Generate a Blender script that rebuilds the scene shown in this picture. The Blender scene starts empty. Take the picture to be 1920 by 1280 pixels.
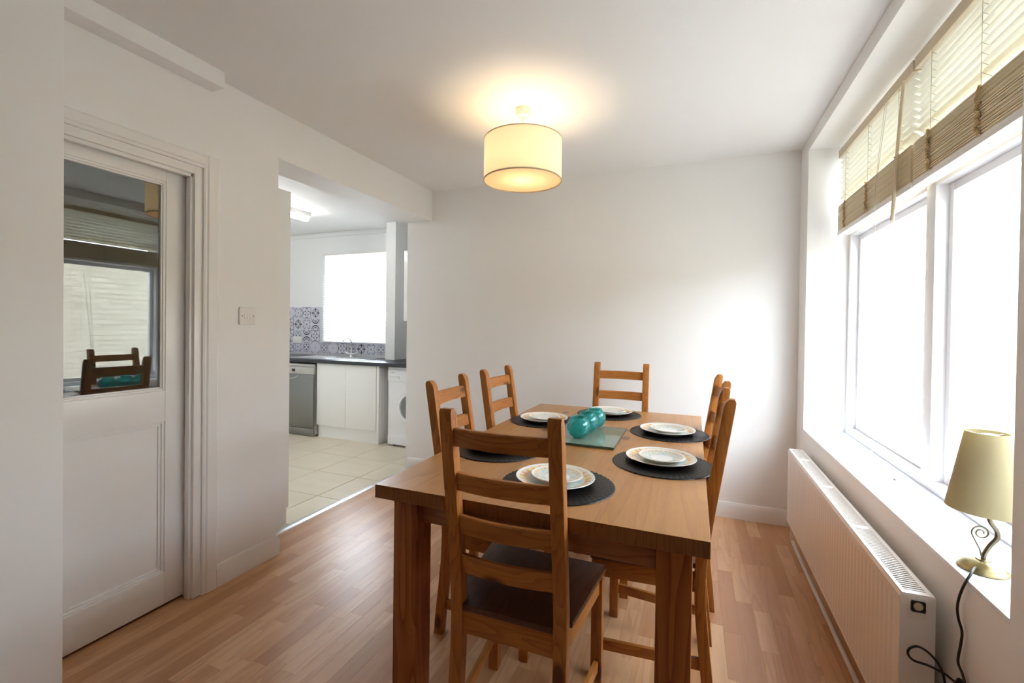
import bpy, bmesh, math, random
from mathutils import Vector, Matrix

random.seed(11)
SC = bpy.context.scene
COL = SC.collection
PI = math.pi

# ------------------------------------------------------------------ camera
YAW, PITCH, ROLL, HCAM = 0.3807, 0.0105, -0.0134, 1.258
fwd = Vector((-math.sin(YAW) * math.cos(PITCH), math.cos(YAW) * math.cos(PITCH), -math.sin(PITCH)))
rgt = Vector((math.cos(YAW), math.sin(YAW), 0))
dwn = fwd.cross(rgt)
r2 = rgt * math.cos(ROLL) + dwn * math.sin(ROLL)
d2 = rgt * -math.sin(ROLL) + dwn * math.cos(ROLL)
cam_data = bpy.data.cameras.new('camera')
cam = bpy.data.objects.new('camera', cam_data)
COL.objects.link(cam)
m3 = Matrix((r2, -d2, -fwd)).transposed()
cam.matrix_world = Matrix.Translation((0, 0, HCAM)) @ m3.to_4x4()
cam_data.sensor_width = 36
cam_data.lens = 16.0
cam_data.shift_y = -(640 - 620.4) / 1920
cam_data.clip_start = 0.02
SC.camera = cam

# ------------------------------------------------------------------ world, exposure
world = bpy.data.worlds.new('world')
SC.world = world
world.use_nodes = True
bg = world.node_tree.nodes['Background']
bg.inputs['Color'].default_value = (0.82, 0.91, 1.0, 1)
bg.inputs['Strength'].default_value = 15.5
vs = SC.view_settings
vs.view_transform = 'Standard'
vs.look = 'None'
vs.exposure = 0.28
vs.gamma = 1.0
vs.use_curve_mapping = False
SC.cycles.max_bounces = 14
SC.cycles.diffuse_bounces = 8
SC.cycles.glossy_bounces = 5
SC.cycles.transmission_bounces = 10
SC.cycles.transparent_max_bounces = 24
SC.cycles.use_denoising = True
SC.cycles.caustics_reflective = False
SC.cycles.caustics_refractive = False
SC.cycles.sample_clamp_indirect = 12.0

# ------------------------------------------------------------------ helpers
def srgb(r, g, b):
    def f(c):
        c /= 255.0
        return c / 12.92 if c <= 0.04045 else ((c + 0.055) / 1.055) ** 2.4
    return (f(r), f(g), f(b), 1.0)

class NT:
    def __init__(self, name):
        self.m = bpy.data.materials.new(name)
        self.m.use_nodes = True
        self.t = self.m.node_tree
        self.b = self.t.nodes['Principled BSDF']
        self.out = self.t.nodes['Material Output']
    def n(self, kind, **kw):
        nd = self.t.nodes.new(kind)
        for k, v in kw.items():
            if k in nd.inputs:
                nd.inputs[k].default_value = v
            else:
                setattr(nd, k, v)
        return nd
    def l(self, a, b):
        self.t.links.new(a, b)
    def set(self, **kw):
        for k, v in kw.items():
            self.b.inputs[k.replace('_', ' ')].default_value = v

def mixcol(T, fac, a, b, blend='MIX'):
    m = T.n('ShaderNodeMix', data_type='RGBA', blend_type=blend)
    for sock, v in ((m.inputs[0], fac), (m.inputs[6], a), (m.inputs[7], b)):
        if hasattr(v, 'is_linked') or hasattr(v, 'links'):
            T.l(v, sock)
        else:
            sock.default_value = v
    return m.outputs[2]

def mth(T, op, a, b=0.0):
    m = T.n('ShaderNodeMath', operation=op)
    for i, v in ((0, a), (1, b)):
        if hasattr(v, 'links'):
            T.l(v, m.inputs[i])
        else:
            m.inputs[i].default_value = v
    return m.outputs[0]

def plain(name, c, rough=0.5, metal=0.0, spec=0.5, var=0.04, nscale=6.0, bump=0.0, bscale=60.0, coat=0.0):
    T = NT(name)
    tc = T.n('ShaderNodeTexCoord')
    nz = T.n('ShaderNodeTexNoise', Scale=nscale, Detail=3.0)
    T.l(tc.outputs['Object'], nz.inputs['Vector'])
    lo = tuple(x * (1 - var) for x in c[:3]) + (1,)
    hi = tuple(min(1, x * (1 + var)) for x in c[:3]) + (1,)
    T.l(mixcol(T, nz.outputs['Fac'], lo, hi), T.b.inputs['Base Color'])
    T.set(Roughness=rough, Metallic=metal, Specular_IOR_Level=spec, Coat_Weight=coat)
    if bump:
        n2 = T.n('ShaderNodeTexNoise', Scale=bscale, Detail=4.0)
        T.l(tc.outputs['Object'], n2.inputs['Vector'])
        bp = T.n('ShaderNodeBump', Strength=bump, Distance=0.002)
        T.l(n2.outputs['Fac'], bp.inputs['Height'])
        T.l(bp.outputs['Normal'], T.b.inputs['Normal'])
    return T.m

def wood(name, dark, light, axis, rough=0.35, knots=0.5, ring=14.0, knotcol=None, coat=0.1, fine=1.0, contrast=1.0, gs=9.0, tonevar=0.18, spec=0.5):
    """pine-like grain running along one local axis, offset at random for every object"""
    T = NT(name)
    tc = T.n('ShaderNodeTexCoord')
    oi = T.n('ShaderNodeObjectInfo')
    add = T.n('ShaderNodeVectorMath', operation='ADD')
    off = T.n('ShaderNodeCombineXYZ')
    for i, k in enumerate((7.3, 5.1, 9.7)):
        T.l(mth(T, 'MULTIPLY', oi.outputs['Random'], k), off.inputs[i])
    T.l(tc.outputs['Object'], add.inputs[0])
    T.l(off.outputs[0], add.inputs[1])
    sc = [1.0, 1.0, 1.0]
    sc[axis] = 0.09
    mp = T.n('ShaderNodeMapping')
    mp.inputs['Scale'].default_value = sc
    T.l(add.outputs[0], mp.inputs['Vector'])
    # slow warping so that the rings open into arches
    nz = T.n('ShaderNodeTexNoise', Scale=gs, Detail=2.0)
    T.l(mp.outputs[0], nz.inputs['Vector'])
    rings = mth(T, 'FRACT', mth(T, 'MULTIPLY', nz.outputs['Fac'], ring))
    rings = mth(T, 'POWER', rings, 2.6)
    fn = T.n('ShaderNodeTexNoise', Scale=160.0 * fine, Detail=3.0)
    T.l(mp.outputs[0], fn.inputs['Vector'])
    g = mth(T, 'ADD', mth(T, 'MULTIPLY', rings, 0.62 * contrast), mth(T, 'MULTIPLY', fn.outputs['Fac'], 0.52))
    g.node.use_clamp = True
    c = mixcol(T, g, light, dark)
    if knots > 0:
        ks = [1.0, 1.0, 1.0]
        ks[axis] = 0.45
        mk = T.n('ShaderNodeMapping')
        mk.inputs['Scale'].default_value = ks
        T.l(add.outputs[0], mk.inputs['Vector'])
        vo = T.n('ShaderNodeTexVoronoi', Scale=9.0)
        T.l(mk.outputs[0], vo.inputs['Vector'])
        sep = T.n('ShaderNodeSeparateColor')
        T.l(vo.outputs['Color'], sep.inputs[0])
        keep = mth(T, 'GREATER_THAN', sep.outputs[0], 1.0 - knots)
        kn = T.n('ShaderNodeMapRange')
        kn.inputs['From Min'].default_value = 0.20
        kn.inputs['From Max'].default_value = 0.12
        T.l(vo.outputs['Distance'], kn.inputs['Value'])
        kf = mth(T, 'MULTIPLY', mth(T, 'MULTIPLY', kn.outputs[0], keep), 0.85)
        kc = knotcol or tuple(x * 0.25 for x in dark[:3]) + (1,)
        c = mixcol(T, kf, c, kc)
    tone = T.n('ShaderNodeHueSaturation')
    T.l(mth(T, 'ADD', mth(T, 'MULTIPLY', oi.outputs['Random'], tonevar), 1.0 - tonevar / 2), tone.inputs['Value'])
    T.l(c, tone.inputs['Color'])
    T.l(tone.outputs[0], T.b.inputs['Base Color'])
    T.set(Roughness=rough, Coat_Weight=coat, Coat_Roughness=0.3, Specular_IOR_Level=spec)
    bp = T.n('ShaderNodeBump', Strength=0.12, Distance=0.0015)
    T.l(g, bp.inputs['Height'])
    T.l(bp.outputs['Normal'], T.b.inputs['Normal'])
    return T.m

def thin_glass(name, tint=(1, 1, 1, 1), ior=1.6):
    T = NT(name)
    tr = T.n('ShaderNodeBsdfTransparent', Color=tint)
    gl = T.n('ShaderNodeBsdfGlossy', Roughness=0.0)
    nz = T.n('ShaderNodeTexNoise', Scale=1.5, Detail=1.0)
    tc = T.n('ShaderNodeTexCoord')
    T.l(tc.outputs['Object'], nz.inputs['Vector'])
    bp = T.n('ShaderNodeBump', Strength=0.02, Distance=0.001)
    T.l(nz.outputs['Fac'], bp.inputs['Height'])
    T.l(bp.outputs['Normal'], gl.inputs['Normal'])
    fr = T.n('ShaderNodeFresnel', IOR=ior)
    ge = T.n('ShaderNodeNewGeometry')
    # the same reflectance on both faces of the sheet
    T.l(mth(T, 'ADD', mth(T, 'MULTIPLY', ge.outputs['Backfacing'], 1.0 / ior - ior), ior), fr.inputs['IOR'])
    mx = T.n('ShaderNodeMixShader')
    T.l(fr.outputs[0], mx.inputs[0])
    T.l(tr.outputs[0], mx.inputs[1])
    T.l(gl.outputs[0], mx.inputs[2])
    T.l(mx.outputs[0], T.out.inputs['Surface'])
    return T.m

def translucent(name, c, amount=0.5, rough=0.6):
    T = NT(name)
    tc = T.n('ShaderNodeTexCoord')
    nz = T.n('ShaderNodeTexNoise', Scale=90.0, Detail=2.0)
    T.l(tc.outputs['Object'], nz.inputs['Vector'])
    cc = mixcol(T, nz.outputs['Fac'], tuple(x * 0.95 for x in c[:3]) + (1,), c)
    T.l(cc, T.b.inputs['Base Color'])
    T.set(Roughness=rough)
    tl = T.n('ShaderNodeBsdfTranslucent')
    T.l(cc, tl.inputs['Color'])
    mx = T.n('ShaderNodeMixShader')
    mx.inputs[0].default_value = amount
    T.l(T.b.outputs[0], mx.inputs[1])
    T.l(tl.outputs[0], mx.inputs[2])
    T.l(mx.outputs[0], T.out.inputs['Surface'])
    return T.m

def vcol_mat(name, rough=0.2, bump=0.0):
    T = NT(name)
    a = T.n('ShaderNodeVertexColor', layer_name='print')
    T.l(a.outputs['Color'], T.b.inputs['Base Color'])
    T.set(Roughness=rough)
    return T.m

def emit(name, c, s):
    T = NT(name)
    e = T.n('ShaderNodeEmission', Color=c, Strength=s)
    T.l(e.outputs[0], T.out.inputs['Surface'])
    return T.m

class MB:
    """collects shapes into one mesh"""
    def __init__(self):
        self.bm = bmesh.new()
        self.round = False
    def _merge(self, b, mi=0):
        me = bpy.data.meshes.new('tmp')
        for f in b.faces:
            f.material_index = mi
        b.to_mesh(me)
        self.bm.from_mesh(me)
        bpy.data.meshes.remove(me)
        b.free()
        return self
    def box(self, x0, x1, y0, y1, z0, z1, bev=0.0, seg=2, mi=0):
        b = bmesh.new()
        bmesh.ops.create_cube(b, size=1)
        for v in b.verts:
            v.co = Vector(((x0 + x1) / 2 + v.co.x * (x1 - x0), (y0 + y1) / 2 + v.co.y * (y1 - y0), (z0 + z1) / 2 + v.co.z * (z1 - z0)))
        if bev:
            bmesh.ops.bevel(b, geom=b.edges[:], offset=bev, segments=seg, affect='EDGES', profile=0.6)
        return self._merge(b, mi)
    def prism(self, poly, axis, a0, a1, bev=0.0, seg=2, mi=0, caps_only=False):
        """poly: 2-D outline in the two other axes (in axis order), extruded along axis"""
        b = bmesh.new()
        o = [i for i in range(3) if i != axis]
        def mk(p, a):
            c = [0, 0, 0]
            c[o[0]], c[o[1]], c[axis] = p[0], p[1], a
            return b.verts.new(c)
        A = [mk(p, a0) for p in poly]
        B = [mk(p, a1) for p in poly]
        n = len(poly)
        b.faces.new(A)
        b.faces.new(B[::-1])
        for i in range(n):
            b.faces.new((A[i], B[i], B[(i + 1) % n], A[(i + 1) % n]))
        bmesh.ops.recalc_face_normals(b, faces=b.faces[:])
        if bev:
            ge = [e for e in b.edges if not caps_only or abs(e.verts[0].co[axis] - e.verts[1].co[axis]) < 1e-7]
            bmesh.ops.bevel(b, geom=ge, offset=bev, segments=seg, affect='EDGES', profile=0.6)
        return self._merge(b, mi)
    def lathe(self, prof, seg=48, c=(0, 0, 0), axis=2, caps=False, mi=0):
        self.round = True
        b = bmesh.new()
        rows = []
        for r, h in prof:
            row = []
            for k in range(seg):
                a = 2 * PI * k / seg
                p = [r * math.cos(a), r * math.sin(a), h]
                if axis == 0:
                    p = [h, p[0], p[1]]
                elif axis == 1:
                    p = [p[0], h, p[1]]
                row.append(b.verts.new(Vector(p) + Vector(c)))
            rows.append(row)
        for i in range(len(rows) - 1):
            for k in range(seg):
                k2 = (k + 1) % seg
                b.faces.new((rows[i][k], rows[i][k2], rows[i + 1][k2], rows[i + 1][k]))
        if caps:
            b.faces.new(rows[0][::-1])
            b.faces.new(rows[-1])
        bmesh.ops.remove_doubles(b, verts=b.verts[:], dist=1e-6)
        bmesh.ops.recalc_face_normals(b, faces=b.faces[:])
        return self._merge(b, mi)
    def cyl(self, r, p0, p1, seg=20, mi=0):
        return self.tube([p0, p1], r, seg, mi=mi)
    def tube(self, pts, r, seg=10, mi=0, closed=False):
        self.round = True
        b = bmesh.new()
        pts = [Vector(p) for p in pts]
        n = len(pts)
        rows = []
        ref = None
        for i, p in enumerate(pts):
            rad = r[i] if isinstance(r, (list, tuple)) else r
            if closed:
                t = pts[(i + 1) % n] - pts[i - 1]
            else:
                t = pts[min(i + 1, n - 1)] - pts[max(i - 1, 0)]
            t.normalize()
            if ref is None:
                ref = t.orthogonal().normalized()
            ref = (ref - t * ref.dot(t)).normalized()
            s = t.cross(ref)
            rows.append([b.verts.new(p + (ref * math.cos(2 * PI * k / seg) + s * math.sin(2 * PI * k / seg)) * rad) for k in range(seg)])
        for i in range(n if closed else n - 1):
            for k in range(seg):
                k2 = (k + 1) % seg
                b.faces.new((rows[i][k], rows[i][k2], rows[(i + 1) % n][k2], rows[(i + 1) % n][k]))
        if not closed:
            b.faces.new(rows[0][::-1])
            b.faces.new(rows[-1])
        bmesh.ops.recalc_face_normals(b, faces=b.faces[:])
        return self._merge(b, mi)
    def mesh(self, name, mats, smooth=None):
        if smooth is None:
            smooth = 44 if self.round else 24
        me = bpy.data.meshes.new(name)
        self.bm.to_mesh(me)
        self.bm.free()
        for m in (mats if isinstance(mats, (list, tuple)) else [mats]):
            me.materials.append(m)
        if smooth:
            for p in me.polygons:
                p.use_smooth = True
            me.set_sharp_from_angle(angle=math.radians(smooth))
        return me
    def build(self, name, mats, parent=None, smooth=None, loc=None):
        return link(name, self.mesh(name, mats, smooth), parent, loc)

def link(name, me, parent=None, loc=None):
    o = bpy.data.objects.new(name, me)
    COL.objects.link(o)
    if parent is not None:
        o.parent = parent
    if loc is not None:
        o.location = loc
    return o

def tag(o, label, cat, group=None):
    o['label'] = label
    o['category'] = cat
    if group:
        o['group'] = group
    return o

def thing(name, label, cat, loc=(0, 0, 0), rz=0.0, group=None):
    o = bpy.data.objects.new(name, None)
    o.empty_display_size = 0.1
    COL.objects.link(o)
    o.location = loc
    o.rotation_euler = (0, 0, rz)
    return tag(o, label, cat, group)

def struct(name, mb, mats, smooth=30, label=None):
    o = mb.build(name, mats, None, smooth)
    o['kind'] = 'structure'
    if label:
        o['label'] = label
    return o

def struct_empty(name, loc=(0, 0, 0), label=None):
    o = bpy.data.objects.new(name, None)
    o.empty_display_size = 0.1
    COL.objects.link(o)
    o.location = loc
    o['kind'] = 'structure'
    if label:
        o['label'] = label
    return o

def copy_tree(o, parent=None):
    c = o.copy()
    COL.objects.link(c)
    c.parent = parent
    for ch in list(o.children):
        copy_tree(ch, c)
    return c

def smooth_path(pts, k=6):
    P = [Vector(p) for p in pts]
    out = []
    for i in range(len(P) - 1):
        p0, p1, p2, p3 = P[max(i - 1, 0)], P[i], P[i + 1], P[min(i + 2, len(P) - 1)]
        for j in range(k):
            t = j / k
            out.append(0.5 * ((2 * p1) + (p2 - p0) * t + (2 * p0 - 5 * p1 + 4 * p2 - p3) * t * t + (3 * p1 - p0 - 3 * p2 + p3) * t ** 3))
    out.append(P[-1])
    return out

# ------------------------------------------------------------------ materials
M = {}
M['wall'] = plain('wall_paint', (0.825, 0.82, 0.81, 1), 0.55, var=0.012, bump=0.05, bscale=220)
M['wallk'] = plain('kitchen_paint', (0.82, 0.83, 0.83, 1), 0.5, var=0.012, bump=0.04, bscale=200)
M['ceil'] = plain('ceiling_paint', (0.82, 0.815, 0.81, 1), 0.7, var=0.012, bump=0.05, bscale=200)
M['gloss'] = plain('gloss_white_paint', (0.81, 0.80, 0.785, 1), 0.22, var=0.02, nscale=3, bump=0.03, bscale=30)
M['upvc'] = plain('window_white_paint', (0.84, 0.84, 0.86, 1), 0.25, var=0.015)
M['sill'] = plain('sill_white_gloss', (0.86, 0.90, 0.95, 1), 0.5, var=0.015)
M['wintglass'] = thin_glass('window_glass', (0.99, 0.995, 0.995, 1), 1.35)
M['doorglass'] = thin_glass('door_glass', (0.82, 0.85, 0.82, 1), 2.0)
M['whiteplastic'] = plain('white_plastic', (0.78, 0.76, 0.75, 1), 0.35, var=0.01)
M['darkscrew'] = plain('screw_steel', (0.12, 0.11, 0.11, 1), 0.35, 0.8)
M['alu'] = plain('threshold_aluminium', (0.72, 0.74, 0.78, 1), 0.3, 0.85, var=0.05, nscale=30)
M['rad'] = plain('radiator_enamel', (0.76, 0.71, 0.655, 1), 0.3, var=0.015)
M['pipe'] = plain('pipe_white', (0.62, 0.58, 0.54, 1), 0.4)
M['brass'] = plain('antique_brass', (0.40, 0.33, 0.17, 1), 0.32, 1.0, var=0.08, nscale=14)
M['bronze'] = plain('aged_bronze', (0.20, 0.17, 0.12, 1), 0.3, 1.0, var=0.12, nscale=20)
M['lampshade'] = translucent('cream_shade_cloth', srgb(206, 194, 156), 0.35, 0.8)
M['pendshade'] = translucent('pendant_cloth', (0.80, 0.735, 0.57, 1), 0.24, 0.8)
M['penddiff'] = translucent('pendant_diffuser', (0.93, 0.80, 0.62, 1), 0.42, 0.5)
M['pendtrim'] = plain('pendant_trim', (0.55, 0.47, 0.33, 1), 0.6)
M['cable'] = plain('black_flex', (0.012, 0.012, 0.013, 1), 0.35)
M['cordwhite'] = plain('white_cord', (0.66, 0.63, 0.58, 1), 0.7)
M['slat'] = translucent('cream_slat', (0.93, 0.92, 0.86, 1), 0.30, 0.35)
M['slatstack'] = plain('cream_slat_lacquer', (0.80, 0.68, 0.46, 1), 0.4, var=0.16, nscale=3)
M['rail'] = plain('blind_rail', (0.60, 0.50, 0.35, 1), 0.4, var=0.06)
M['railwhite'] = plain('blind_bottom_rail', (0.80, 0.77, 0.74, 1), 0.4)
M['tape'] = plain('ladder_tape', (0.52, 0.37, 0.18, 1), 0.8, var=0.3, nscale=120)
M['string'] = plain('blind_string', (0.40, 0.36, 0.28, 1), 0.8)
M['black'] = plain('black_plastic', (0.01, 0.01, 0.011, 1), 0.3)
M['steel'] = plain('brushed_steel', (0.27, 0.27, 0.265, 1), 0.34, 1.0, var=0.06, nscale=2)
M['chrome'] = plain('chrome', (0.75, 0.76, 0.78, 1), 0.12, 1.0, var=0.02)
M['steelpanel'] = plain('steel_control_panel', (0.52, 0.51, 0.48, 1), 0.4, 0.7, var=0.03)
M['cab'] = plain('cabinet_gloss_white', (0.86, 0.86, 0.85, 1), 0.2, var=0.01)
M['worktop'] = plain('dark_worktop', (0.030, 0.033, 0.042, 1), 0.3, var=0.4, nscale=180)
M['appliance'] = plain('appliance_white', (0.83, 0.84, 0.86, 1), 0.25, var=0.01)
M['greytext'] = plain('grey_print', (0.25, 0.26, 0.3, 1), 0.5)
M['drum'] = plain('washer_drum_glass', (0.16, 0.17, 0.18, 1), 0.12, 0.3, var=0.25, nscale=9)
M['grout'] = plain('floor_grout', (0.72, 0.69, 0.62, 1), 0.8)
M['wgrout'] = plain('wall_tile_grout', (0.62, 0.62, 0.66, 1), 0.8)
M['tileprint'] = vcol_mat('patterned_tile_glaze', 0.25)
M['plate'] = vcol_mat('plate_glaze', 0.14)
M['lum'] = emit('fluorescent_diffuser', (1.0, 0.99, 0.97, 1), 38.0)
M['mat'] = None
M['kblind'] = translucent('white_kitchen_slat', (0.9, 0.9, 0.9, 1), 0.5, 0.4)
M['paving'] = plain('patio_paving', (0.46, 0.45, 0.43, 1), 0.8, var=0.12, nscale=4)

# laminate floor strips
def floor_mat():
    T = NT('beech_laminate_strip')
    tc = T.n('ShaderNodeTexCoord')
    oi = T.n('ShaderNodeObjectInfo')
    geo = T.n('ShaderNodeNewGeometry')
    add = T.n('ShaderNodeVectorMath', operation='ADD')
    off = T.n('ShaderNodeCombineXYZ')
    rnd = mth(T, 'FRACT', mth(T, 'ADD', oi.outputs['Random'], geo.outputs['Random Per Island']))
    for i, k in enumerate((17.3, 35.1, 9.7)):
        T.l(mth(T, 'MULTIPLY', rnd, k), off.inputs[i])
    T.l(tc.outputs['Object'], add.inputs[0])
    T.l(off.outputs[0], add.inputs[1])
    mp = T.n('ShaderNodeMapping')
    mp.inputs['Scale'].default_value = (1.0, 0.08, 1.0)
    T.l(add.outputs[0], mp.inputs['Vector'])
    n1 = T.n('ShaderNodeTexNoise', Scale=9.0, Detail=2.0)
    T.l(mp.outputs[0], n1.inputs['Vector'])
    rings = mth(T, 'POWER', mth(T, 'FRACT', mth(T, 'MULTIPLY', n1.outputs['Fac'], 9.0)), 2.5)
    n2 = T.n('ShaderNodeTexNoise', Scale=180.0, Detail=3.0)
    T.l(mp.outputs[0], n2.inputs['Vector'])
    g = mth(T, 'ADD', mth(T, 'MULTIPLY', rings, 0.30), mth(T, 'MULTIPLY', n2.outputs['Fac'], 0.35))
    cr = T.n('ShaderNodeValToRGB')
    cr.color_ramp.elements[0].position = 0.0
    cr.color_ramp.elements[0].color = (0.47, 0.235, 0.110, 1)
    cr.color_ramp.elements[1].position = 1.0
    cr.color_ramp.elements[1].color = (0.70, 0.43, 0.24, 1)
    for pos, c in ((0.3, (0.55, 0.295, 0.145, 1)), (0.6, (0.63, 0.36, 0.19, 1))):
        e = cr.color_ramp.elements.new(pos)
        e.color = c
    T.l(rnd, cr.inputs[0])
    T.l(mixcol(T, g, cr.outputs[0], (0.36, 0.165, 0.07, 1)), T.b.inputs['Base Color'])
    T.set(Roughness=0.30, Specular_IOR_Level=0.5)
    return T.m
M['floor'] = floor_mat()

def tilefloor_mat():
    T = NT('beige_stone_tile')
    tc = T.n('ShaderNodeTexCoord')
    oi = T.n('ShaderNodeObjectInfo')
    mp = T.n('ShaderNodeMapping')
    mp.inputs['Scale'].default_value = (1.0, 4.0, 1.0)
    add = T.n('ShaderNodeVectorMath', operation='ADD')
    T.l(tc.outputs['Object'], add.inputs[0])
    cm = T.n('ShaderNodeCombineXYZ')
    T.l(mth(T, 'MULTIPLY', oi.outputs['Random'], 31.0), cm.inputs[0])
    T.l(mth(T, 'MULTIPLY', oi.outputs['Random'], 17.0), cm.inputs[1])
    T.l(cm.outputs[0], add.inputs[1])
    T.l(add.outputs[0], mp.inputs[0])
    nz = T.n('ShaderNodeTexNoise', Scale=2.2, Detail=5.0)
    T.l(mp.outputs[0], nz.inputs['Vector'])
    T.l(mixcol(T, nz.outputs['Fac'], (0.63, 0.55, 0.42, 1), (0.74, 0.68, 0.56, 1)), T.b.inputs['Base Color'])
    T.set(Roughness=0.32)
    return T.m
M['ktile'] = tilefloor_mat()

def brick_mat():
    T = NT('buff_brick')
    tc = T.n('ShaderNodeTexCoord')
    mp = T.n('ShaderNodeMapping')
    mp.inputs['Rotation'].default_value = (PI / 2, 0, PI / 2)
    br = T.n('ShaderNodeTexBrick', Scale=1.0)
    br.inputs['Brick Width'].default_value = 0.225
    br.inputs['Row Height'].default_value = 0.075
    br.inputs['Mortar Size'].default_value = 0.006
    br.inputs['Color1'].default_value = (0.60, 0.54, 0.43, 1)
    br.inputs['Color2'].default_value = (0.52, 0.46, 0.36, 1)
    br.inputs['Mortar'].default_value = (0.40, 0.37, 0.32, 1)
    sx = T.n('ShaderNodeSeparateXYZ')
    cx = T.n('ShaderNodeCombineXYZ')
    T.l(tc.outputs['Object'], sx.inputs[0])
    T.l(sx.outputs['Y'], cx.inputs['X'])
    T.l(sx.outputs['Z'], cx.inputs['Y'])
    T.l(cx.outputs[0], br.inputs['Vector'])
    T.l(br.outputs['Color'], T.b.inputs['Base Color'])
    T.set(Roughness=0.85)
    return T.m
M['brick'] = brick_mat()

# pine of the dining set
CH_D, CH_L = (0.230, 0.072, 0.014, 1), (0.460, 0.180, 0.040, 1)
M['chair_z'] = wood('chair_pine_upright', CH_D, CH_L, 2, 0.40, 0.6, coat=0.0, contrast=0.75, gs=13.0, spec=0.35)
M['chair_x'] = wood('chair_pine_slat', CH_D, CH_L, 0, 0.40, 0.3, ring=15, coat=0.0, contrast=0.75, gs=11.0, spec=0.35)
M['chair_y'] = wood('chair_pine_rail', CH_D, CH_L, 1, 0.40, 0.3, coat=0.0, contrast=0.75, gs=13.0, spec=0.35)
M['seat'] = wood('chair_seat_dark', (0.050, 0.018, 0.009, 1), (0.105, 0.040, 0.020, 1), 1, 0.38, 0.15, coat=0.15)
M['top'] = wood('tabletop_pine', (0.275, 0.112, 0.030, 1), (0.45, 0.215, 0.064, 1), 1, 0.34, 0.85, ring=8, coat=0.1, contrast=0.55, gs=7.0, tonevar=0.06, knotcol=(0.10, 0.035, 0.02, 1))
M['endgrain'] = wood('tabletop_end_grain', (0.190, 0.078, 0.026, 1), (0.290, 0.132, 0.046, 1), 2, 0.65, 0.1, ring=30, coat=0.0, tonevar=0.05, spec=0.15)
M['tleg'] = wood('table_leg_pine', (0.220, 0.062, 0.016, 1), (0.410, 0.145, 0.038, 1), 2, 0.40, 0.5, ring=12, contrast=1.1, gs=7.0, coat=0.0, spec=0.3)
M['apron_x'] = wood('table_apron_end', (0.215, 0.080, 0.026, 1), (0.36, 0.155, 0.055, 1), 0, 0.36, 0.2)
M['apron_y'] = wood('table_apron_side', (0.215, 0.075, 0.024, 1), (0.36, 0.145, 0.050, 1), 1, 0.36, 0.2)

# ------------------------------------------------------------------ dimensions of the room
ZC = 2.40
XL, XLK = -2.098, -2.330        # dining face / kitchen face of the left wall
YB = 3.365                      # white back wall
XR = 0.615                      # window wall
YO = 1.817                      # start of the kitchen opening
ZB = 2.1475                     # underside of the beam
YK = 4.45                       # kitchen window wall
ZS, ZH = 0.668, 2.326           # sill, window head
YW0, YW1 = 1.252, 3.170         # window reveal
DY0, DY1 = 0.62, 1.405          # door opening
REAR = -3.2

# ------------------------------------------------------------------ ground and ceiling
struct('ceiling', MB().box(-5.6, 0.98, REAR - 0.2, 4.75, ZC, ZC + 0.12), M['ceil'])
struct('wall_back', MB().box(XLK - 0.012, 0.93, YB, YB + 0.115, 0, ZC), M['wall'])

wl = MB()
wl.box(XLK, XL, REAR, DY0, 0, ZC)
wl.box(XLK, XL, DY1, YO, 0, ZC)
wl.box(XLK, XL, DY0, DY1, 1.955, ZC)
wall_left = struct('wall_left', wl, M['wall'])
MB().box(XLK, XL, YO, YB, ZB, ZC).build('beam', M['wall'], wall_left, 30)

wr = MB()
wr.box(XR, 0.93, REAR, YB, 0, ZS - 0.012)
wr.box(XR, 0.93, REAR, YB, ZH, ZC)
wr.box(XR, 0.93, REAR, YW0, ZS - 0.012, ZH)
wr.box(XR, 0.93, YW1, YB, ZS - 0.012, ZH)
struct('wall_right', wr, M['wall'])

struct('wall_pier', MB().box(XL, -1.65, REAR, 0.722, 0, ZC, 0.004), M['wall'])
rw = MB().box(-1.65, XR, REAR - 0.2, REAR, 0, ZC)
struct('wall_rear', rw, M['wall'])

# hall behind the glazed door
hw = MB()
hw.box(-3.45, -3.33, REAR, 1.42, 0, ZC)
hw.box(-3.45, XLK, 1.42, 1.50, 0, ZC)
hw.box(-3.45, XLK, REAR - 0.2, REAR, 0, ZC)
struct('wall_hall', hw, M['wall'])

# kitchen shell
kb = MB()
KWX0, KWX1, KWZ0, KWZ1 = -4.33, -3.25, 1.03, 2.11
kb.box(-5.6, KWX0, YK, YK + 0.25, 0, ZC)
kb.box(KWX1, -2.1, YK, YK + 0.25, 0, ZC)
kb.box(KWX0, KWX1, YK, YK + 0.25, 0, KWZ0)
kb.box(KWX0, KWX1, YK, YK + 0.25, KWZ1, ZC)
wall_k = struct('wall_kitchen', kb, M['wallk'])
kl = MB().box(-5.6, -5.45, 1.5, YK, 0, ZC)
struct('wall_kitchen_left', kl, M['wallk'])
struct('wall_kitchen_right', MB().box(-2.22, -2.1, YB + 0.115, YK, 0, ZC), M['wallk'])
struct('wall_kitchen_near', MB().box(-5.6, -3.45, 1.38, 1.5, 0, ZC), M['wallk'])
struct('wall_column', MB().box(-3.222, -3.095, 4.22, YK, 0.863, ZC), M['wallk'])
struct('trim_kitchen_ceiling', MB().box(-5.45, -3.222, YK - 0.018, YK, 2.345, 2.375, 0.004), M['wallk'])

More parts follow.
